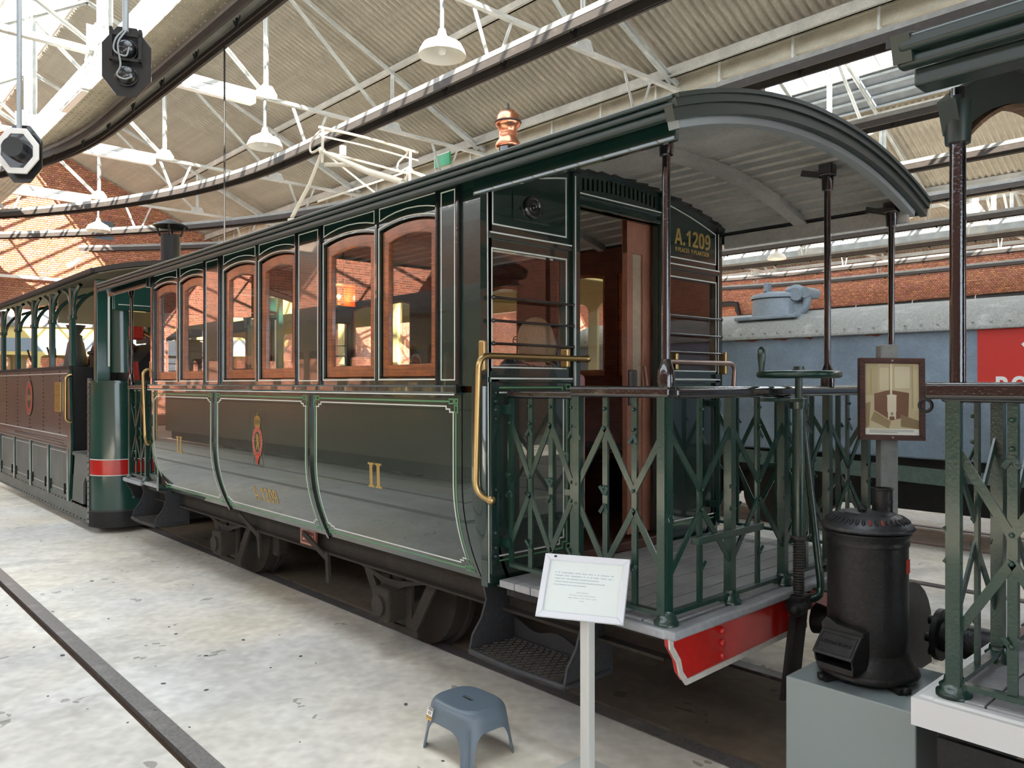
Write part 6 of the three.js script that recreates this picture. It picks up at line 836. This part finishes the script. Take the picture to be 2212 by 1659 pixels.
// pedestal and stove
{
  const P = thing('pedestal', 'plain grey-green box pedestal between the two coaches', 'pedestal', [1.51, 0, 0.38]); part(P, 'box_body', rbox(1.285, 1.745, 0, 0.455, 0.14, 0.60, 0.006, 3), M.pedestal);
  const x = 1.49, y = 0.456, z = 0.375, T = thing('pot_stove', 'black cast iron pot stove with ornate lid standing on the grey pedestal', 'stove', [x, y, z]);
  part(T, 'base', lathe([[0.001, 0.018], [0.172, 0.018], [0.178, 0.03], [0.172, 0.045], [0.160, 0.055], [0.155, 0.07], [0.146, 0.085], [0.142, 0.10], [0.139, 0.11]], [x, y, z], 48), M.castIron);
  for (const a of [0.5, 2.07, 3.64, 5.21]) part(T, 'foot', [bar([x + 0.13 * Math.cos(a), y + 0.014, z + 0.13 * Math.sin(a)], [x + 0.195 * Math.cos(a), y + 0.010, z + 0.195 * Math.sin(a)], 0.05, 0.02, [0, 1, 0]), ball([x + 0.195 * Math.cos(a), y + 0.013, z + 0.195 * Math.sin(a)], 0.013)], M.castIron);
  part(T, 'drum', lathe([[0.139, 0.10], [0.139, 0.49], [0.143, 0.495], [0.143, 0.505], [0.139, 0.51], [0.142, 0.525], [0.150, 0.535], [0.150, 0.545], [0.12, 0.545]], [x, y, z], 56), M.castIron);
  part(T, 'lid', lathe([[0.13, 0.545], [0.158, 0.548], [0.162, 0.556], [0.158, 0.564], [0.145, 0.578], [0.115, 0.598], [0.100, 0.603], [0.098, 0.607], [0.085, 0.604], [0.083, 0.609], [0.06, 0.613], [0.05, 0.611], [0.001, 0.614]], [x, y, z], 56), std(lin(0.075, 0.08, 0.092), 0.4, 0.5, { map: dusty }));
  const redFlute = std(lin(0.16, 0.03, 0.03), 0.6, 0.2);
  for (let i = 0; i < 40; i++) { const a = i / 40 * 2 * Math.PI, c = Math.cos(a), s = Math.sin(a); part(T, 'lid_flute', new THREE.SphereGeometry(0.5, 8, 5).scale(0.034, 0.008, 0.014).rotateZ(-0.6).rotateY(-a).translate(x + 0.133 * c, y + 0.588, z + 0.133 * s), i === 5 || i === 7 ? redFlute : M.castIron); }
  part(T, 'lid_knob', [ball([x - 0.01, y + 0.622, z + 0.02], 0.016), ring([x - 0.01, y + 0.622, z + 0.02], 0.014, 0.005, 'x', 16)], M.castIron);
  part(T, 'flue_collar', lathe([[0.036, 0], [0.040, 0.004], [0.036, 0.01], [0.036, 0.05], [0.039, 0.053], [0.036, 0.057], [0.036, 0.095], [0.039, 0.098], [0.039, 0.103], [0.033, 0.103], [0.033, 0.02]], [x + 0.03, y + 0.592, z - 0.06], 28), M.castIron);
  const d = V(0.05, 0, 0.13), yaw = -0.10, G = (g) => g.rotateY(yaw).translate(x + 0.139 * Math.sin(yaw), y, z + 0.139 * Math.cos(yaw));
  const chute = part(T, 'ash_chute', [G(exZY([[-0.03, 0.06], [0.085, 0.085], [0.095, 0.12], [0.02, 0.20], [-0.03, 0.20]], 0.073, 0.006)), G(exZY([[-0.03, 0.06], [0.085, 0.085], [0.095, 0.12], [0.02, 0.20], [-0.03, 0.20]], -0.067, 0.006)), G(box(-0.068, 0.068, 0.062, 0.082, -0.03, 0.08))], M.castIron);
  const rot = (g) => G(g.rotateX(-0.76).translate(0, 0.155, 0.066)); part(chute, 'chute_door', [rot(new RoundedBoxGeometry(0.15, 0.10, 0.012, 2, 0.004)), rot(new THREE.BoxGeometry(0.134, 0.006, 0.018).translate(0, 0.036, 0)), rot(new THREE.BoxGeometry(0.134, 0.006, 0.018).translate(0, -0.036, 0)), rot(new THREE.BoxGeometry(0.006, 0.072, 0.018).translate(0.065, 0, 0)), rot(new THREE.BoxGeometry(0.006, 0.072, 0.018).translate(-0.065, 0, 0))], std(lin(0.06, 0.06, 0.065), 0.4, 0.5, { map: dusty })); part(chute, 'cast_lettering', rot(text('LISTON HARDI', 0.012, font, 0.003).translate(0, 0, 0.006)), M.castIron, 'raised cast lettering');
  part(T, 'chute_pediment', G(exXY([[-0.08, 0.19], [0.08, 0.19], [0.08, 0.206], [0.04, 0.212], [-0.02, 0.216], [-0.06, 0.236], [-0.08, 0.212]], 0.004, 0.03, [], 0.002)), M.castIron);
  part(T, 'paper_tag', rbox(x + 0.136, x + 0.141, y + 0.40, y + 0.45, z - 0.03, z + 0.0, 0.001), std(lin(0.5, 0.04, 0.03), 0.6));
}
// framed photograph on a post
{
  const c = V(1.304, 1.472, -0.322), T = thing('framed_picture', 'sepia photograph in a dark wooden frame fixed to a grey-green post', 'picture', [1.30, 0, -0.34]);
  const R = new THREE.Matrix4().makeRotationFromEuler(new THREE.Euler(-0.06, 0.695, -0.015, 'YXZ')), at = (g) => g.applyMatrix4(R).translate(c.x, c.y, c.z), W = 0.28, H = 0.37, f = 0.024;
  for (const a of [[[-W / 2, H / 2], [-W / 2 + f, H / 2 - f], [W / 2 - f, H / 2 - f], [W / 2, H / 2]], [[-W / 2, -H / 2], [W / 2, -H / 2], [W / 2 - f, -H / 2 + f], [-W / 2 + f, -H / 2 + f]], [[-W / 2, -H / 2], [-W / 2 + f, -H / 2 + f], [-W / 2 + f, H / 2 - f], [-W / 2, H / 2]], [[W / 2, -H / 2], [W / 2, H / 2], [W / 2 - f, H / 2 - f], [W / 2 - f, -H / 2 + f]]]) part(T, 'frame_rail', at(exXY(a, -0.028, 0.036, [], 0.002)), M.darkWoodFrame);
  const ph = canvasTex(512, 704, (k, w, h) => {
    const g = (a, b, c2, d) => { k.fillStyle = a; k.fillRect(b, c2, d[0], d[1]); }; g('#c8bd97', 0, 0, [w, h]); g('#b9ad85', 0, 0, [130, 320]); g('#a89a70', 60, 60, [10, 240]); g('#d3caa8', 140, 40, [96, 230]); g('#b0a37b', 232, 0, [14, 300]); g('#d8d0b0', 280, 30, [150, 220]); g('#b2a67c', 440, 20, [16, 420]); g('#cfc49e', 462, 60, [50, 400]);
    k.strokeStyle = '#93865f'; k.lineWidth = 3; k.strokeRect(140, 40, 96, 230); k.strokeRect(280, 30, 150, 220);
    k.fillStyle = '#7c5a42'; k.beginPath(); k.moveTo(95, 300); k.lineTo(240, 262); k.lineTo(418, 290); k.lineTo(410, 520); k.lineTo(250, 560); k.lineTo(96, 460); k.fill();
    g('#e2dbbd', 242, 0, [20, 320]); k.fillStyle = '#e4ddc2'; k.beginPath(); k.roundRect ? k.roundRect(216, 312, 84, 170, 14) : k.rect(216, 312, 84, 170); k.fill(); k.beginPath(); k.ellipse(258, 320, 48, 14, 0, 0, 7); k.fill(); k.fillRect(222, 470, 74, 50); k.fillRect(222, 520, 14, 26); k.fillRect(282, 520, 14, 26); g('#a5967a', 246, 480, [26, 30]);
    k.fillStyle = '#9c8a66'; k.beginPath(); k.moveTo(0, 400); k.lineTo(60, 380); k.lineTo(48, 620); k.lineTo(0, 640); k.fill(); k.beginPath(); k.moveTo(95, 470); k.lineTo(250, 570); k.lineTo(230, 640); k.lineTo(60, 560); k.fill(); k.fillStyle = '#8d7a58'; k.beginPath(); k.moveTo(340, 500); k.lineTo(512, 560); k.lineTo(512, 640); k.lineTo(340, 620); k.fill();
    g('#e6e8dc', 0, 640, [w, 64]); k.fillStyle = '#5b6470'; for (let i = 0; i < 3; i++) k.fillRect(50, 652 + i * 12, i < 2 ? 410 : 260, 4);
  });
  part(T, 'photograph', at(new THREE.PlaneGeometry(W - 2 * f + 0.004, H - 2 * f + 0.004).translate(0, 0, -0.004)), std(0xffffff, 0.5, 0, { map: ph }), 'sepia photograph of a stove inside a coach', true); part(T, 'frame_glass', at(new THREE.PlaneGeometry(W - 2 * f + 0.004, H - 2 * f + 0.004).translate(0, 0, 0.0)), M.glass); part(T, 'back_board', at(new THREE.BoxGeometry(W - 0.006, H - 0.006, 0.006).translate(0, 0, -0.028)), M.darkWoodFrame);
  for (const s of [1, -1]) part(T, 'screw', at(ball([0, s * (H / 2 - f / 2), 0.009], 0.005, 8)), M.galv);
  const pg = (x0, x1, y0, y1, z0, z1, r) => rbox(x0, x1, y0, y1, z0, z1, r).applyMatrix4(new THREE.Matrix4().makeRotationY(0.695)).translate(c.x, 0, c.z); part(T, 'post', pg(-0.038, 0.038, 0, 1.72, -0.105, -0.03, 0.008), M.greyPaint); part(T, 'post_foot', pg(-0.11, 0.11, 0, 0.012, -0.18, 0.05, 0.004), M.greyPaint);
}
// transverse seat inside the door, seated visitor, oil lamp
part(coach, 'seat_back', rbox(-0.15, -0.085, 0.75, 1.595, 0.175, 0.90, 0.03, 3), M.pink, 'pink woven upholstered seat back'); part(coach, 'seat_cushion', rbox(-0.56, -0.12, 0.98, 1.07, 0.18, 0.90, 0.03, 3), M.innerWood);
{
  const bx = -0.275, bz = 0.365, T = thing('person', 'seated visitor with light brown bobbed hair and glasses, in a navy striped top', 'person', [bx, 1.07, bz]);
  const q = (x, y, z) => [bx + x, y, bz + z];
  const J = { pel: q(0, 1.17, 0.03), belly: q(0.0, 1.30, 0.03), chest: q(0.01, 1.50, 0.02), neck: q(0.0, 1.63, 0.01), head: q(-0.02, 1.68, 0) };
  const limbs = []; for (const s of [1, -1]) { const sh = q(0.0, 1.605, 0.02 + s * 0.165), el = q(0.02, 1.27, 0.03 + s * 0.22), wr = q(-0.18, 1.18, 0.03 + s * 0.13), kn = q(-0.42, 1.13, 0.03 + s * 0.10), an = q(-0.40, 0.74, 0.03 + s * 0.10); limbs.push({ sh, el, wr, kn, an, hip: q(0, 1.16, 0.03 + s * 0.09), toe: q(-0.53, 0.70, 0.03 + s * 0.11), s }); }
  const torso = (x, y, z, o) => { let d = capsule(x, y, z, J.pel, J.belly, 0.135 + o, 0.12 + o); d = smin(d, capsule(x, y, z, J.belly, J.chest, 0.115 + o, 0.125 + o), 0.08); for (const l of limbs) { d = smin(d, capsule(x, y, z, J.chest, l.sh, 0.10 + o, 0.065 + o), 0.07); } return d; };
  const arms = (x, y, z, o) => Math.min(...limbs.map((l) => smin(capsule(x, y, z, l.sh, l.el, 0.056 + o, 0.044 + o), capsule(x, y, z, l.el, l.wr, 0.043 + o, 0.032 + o), 0.03)));
  const legs = (x, y, z, o) => Math.min(...limbs.map((l) => smin(smin(capsule(x, y, z, l.hip, l.kn, 0.088 + o, 0.062 + o), capsule(x, y, z, l.kn, l.an, 0.058 + o, 0.04 + o), 0.04), capsule(x, y, z, l.an, l.toe, 0.04 + o, 0.032 + o), 0.03)));
  const ell = (x, y, z, c, a, b, e) => { const k = Math.hypot((x - c[0]) / a, (y - c[1]) / b, (z - c[2]) / e); return (k - 1) * Math.min(a, b, e); };
  const hc = q(-0.035, 1.765, 0.0), face = (x, y, z) => { let d = ell(x, y, z, hc, 0.088, 0.115, 0.072); d = smin(d, ell(x, y, z, [hc[0] - 0.035, hc[1] - 0.06, hc[2]], 0.05, 0.05, 0.05), 0.03); d = smin(d, capsule(x, y, z, [hc[0] - 0.088, hc[1] + 0.012, hc[2]], [hc[0] - 0.102, hc[1] - 0.018, hc[2]], 0.008, 0.012), 0.012); for (const s of [1, -1]) d = smin(d, ell(x, y, z, [hc[0] + 0.005, hc[1] - 0.005, hc[2] + s * 0.074], 0.018, 0.03, 0.01), 0.008); d = Math.max(d, -capsule(x, y, z, [hc[0] - 0.10, hc[1] - 0.052, hc[2] - 0.018], [hc[0] - 0.10, hc[1] - 0.052, hc[2] + 0.018], 0.005, 0.005)); d = smin(d, capsule(x, y, z, [hc[0] + 0.02, hc[1] - 0.09, hc[2]], J.neck, 0.05, 0.052), 0.03); return d; };
  const hands = (l) => { const f = []; const w = l.wr, p = [w[0] - 0.07, w[1] - 0.005, w[2] - l.s * 0.02]; f.push([w, p, 0.03, 0.034]); for (let i = 0; i < 4; i++) { const o = (i - 1.5) * 0.018, a = [p[0] - 0.025, p[1], p[2] + o], b = [a[0] - [0.036, 0.042, 0.038, 0.03][i], a[1] - 0.008, a[2]], e = [b[0] - 0.026, b[1] - 0.024, b[2]]; f.push([a, b, 0.0095, 0.0085], [b, e, 0.0085, 0.0075]); } f.push([[p[0] + 0.02, p[1], p[2] - l.s * 0.03], [p[0] - 0.03, p[1] - 0.01, p[2] - l.s * 0.055], 0.012, 0.009]); return f; };
  const bodyG = metaball((x, y, z) => { let d = Math.min(torso(x, y, z, -0.012), arms(x, y, z, -0.008), legs(x, y, z, -0.01)); return smin(d, capsule(x, y, z, J.chest, J.neck, 0.06, 0.05), 0.05); }, q(-0.15, 1.15, 0.03), 0.56, 90);
  const headG = metaball(face, [hc[0], hc[1] - 0.03, hc[2]], 0.17, 96), handG = limbs.map((l) => { const hs = hands(l); return metaball((x, y, z) => { let d = 1; hs.forEach(([a, b, ra, rb], i) => { d = i ? smin(d, capsule(x, y, z, a, b, ra, rb), 0.008) : capsule(x, y, z, a, b, ra, rb); }); return d; }, [l.wr[0] - 0.08, l.wr[1], l.wr[2]], 0.13, 72); });
  part(T, 'body', [bodyG, headG, ...handG], M.skin);
  const navy = tex(64, 256, (u, v) => (v * 7 % 1 > 0.82 ? [0.62, 0.64, 0.66] : [0.10, 0.12, 0.19]), [0.25, 0.25]);
  part(T, 'striped_top', metaball((x, y, z) => { let d = smin(torso(x, y, z, 0.006), arms(x, y, z, 0.008), 0.02); return Math.max(d, 1.12 - y, ell(x, y, z, [J.neck[0] - 0.02, J.neck[1] + 0.02, J.neck[2]], 0.085, 0.06, 0.085) * -1); }, q(-0.05, 1.36, 0.03), 0.34, 84), std(0xffffff, 0.85, 0, { map: navy }), 'navy top with white stripes');
  part(T, 'trousers', metaball((x, y, z) => Math.max(smin(legs(x, y, z, 0.008), capsule(x, y, z, J.pel, J.belly, 0.14, 0.12), 0.04), y - 1.24, 0.78 - y), q(-0.2, 1.0, 0.03), 0.36, 72), std(lin(0.03, 0.035, 0.05), 0.9));
  part(T, 'hair', metaball((x, y, z) => { const wav = 0.0012 * Math.sin(Math.atan2(z - hc[2], x - hc[0] - 0.02) * 40); let d = ell(x, y, z, [hc[0] + 0.022, hc[1] + 0.018, hc[2]], 0.104, 0.118, 0.092) + wav; d = smin(d, capsule(x, y, z, [hc[0] + 0.045, hc[1] - 0.04, hc[2] - 0.03], [hc[0] + 0.045, hc[1] - 0.04, hc[2] + 0.03], 0.075, 0.075) + wav, 0.04); return Math.max(d, hc[1] - 0.108 - y, -ell(x, y, z, [hc[0] - 0.10, hc[1] - 0.045, hc[2]], 0.10, 0.115, 0.084)); }, [hc[0] + 0.03, hc[1], hc[2]], 0.17, 96), M.hair, 'light brown bobbed hair');
  part(T, 'glasses', [...[1, -1].map((s) => ring([hc[0] - 0.095, hc[1] + 0.012, hc[2] + s * 0.034], 0.023, 0.003, 'x', 20)), ...[1, -1].map((s) => cyl([hc[0] - 0.095, hc[1] + 0.018, hc[2] + s * 0.057], [hc[0] + 0.0, hc[1] + 0.012, hc[2] + s * 0.08], 0.0025)), cyl([hc[0] - 0.097, hc[1] + 0.015, hc[2] - 0.012], [hc[0] - 0.097, hc[1] + 0.015, hc[2] + 0.012], 0.0025)], M.rubber);
}
{
  const x = -2.07, y = 2.15, z = 0.52, T = thing('coach_lamp', 'small lamp with a glowing bulb before an orange glass inside the coach', 'lamp', [x, y, z]);
  part(T, 'lamp_box', [box(x - 0.075, x + 0.075, y + 0.075, y + 0.09, z - 0.08, z + 0.06), box(x - 0.075, x + 0.075, y - 0.09, y - 0.075, z - 0.08, z + 0.06), box(x - 0.085, x - 0.075, y - 0.09, y + 0.09, z - 0.08, z - 0.02)], M.tramDark); part(T, 'orange_glass', box(x - 0.074, x + 0.074, y - 0.075, y + 0.075, z - 0.075, z - 0.07), M.orange, 'orange glass plate');
  part(T, 'burner', lathe([[0.03, -0.075], [0.03, -0.06], [0.012, -0.05], [0.014, -0.03], [0.008, -0.022]], [x - 0.02, y, z], 14), M.brass); part(T, 'bulb', ball([x - 0.02, y, z], 0.016, 14), std(lin(1, 0.6, 0.2), 0.4, 0, { emissive: lin(1, 0.62, 0.2), emissiveIntensity: 7 })); part(T, 'hanger', cyl([x, y + 0.09, z - 0.02], [x, 2.62, z - 0.02], 0.006), M.tramDark);
  const L = new THREE.PointLight(lin(1, 0.55, 0.18), 0.35, 0, 2); L.position.set(x - 0.02, y, z); L.castShadow = true; scene.add(L);
}

renderer.render(scene, camera);
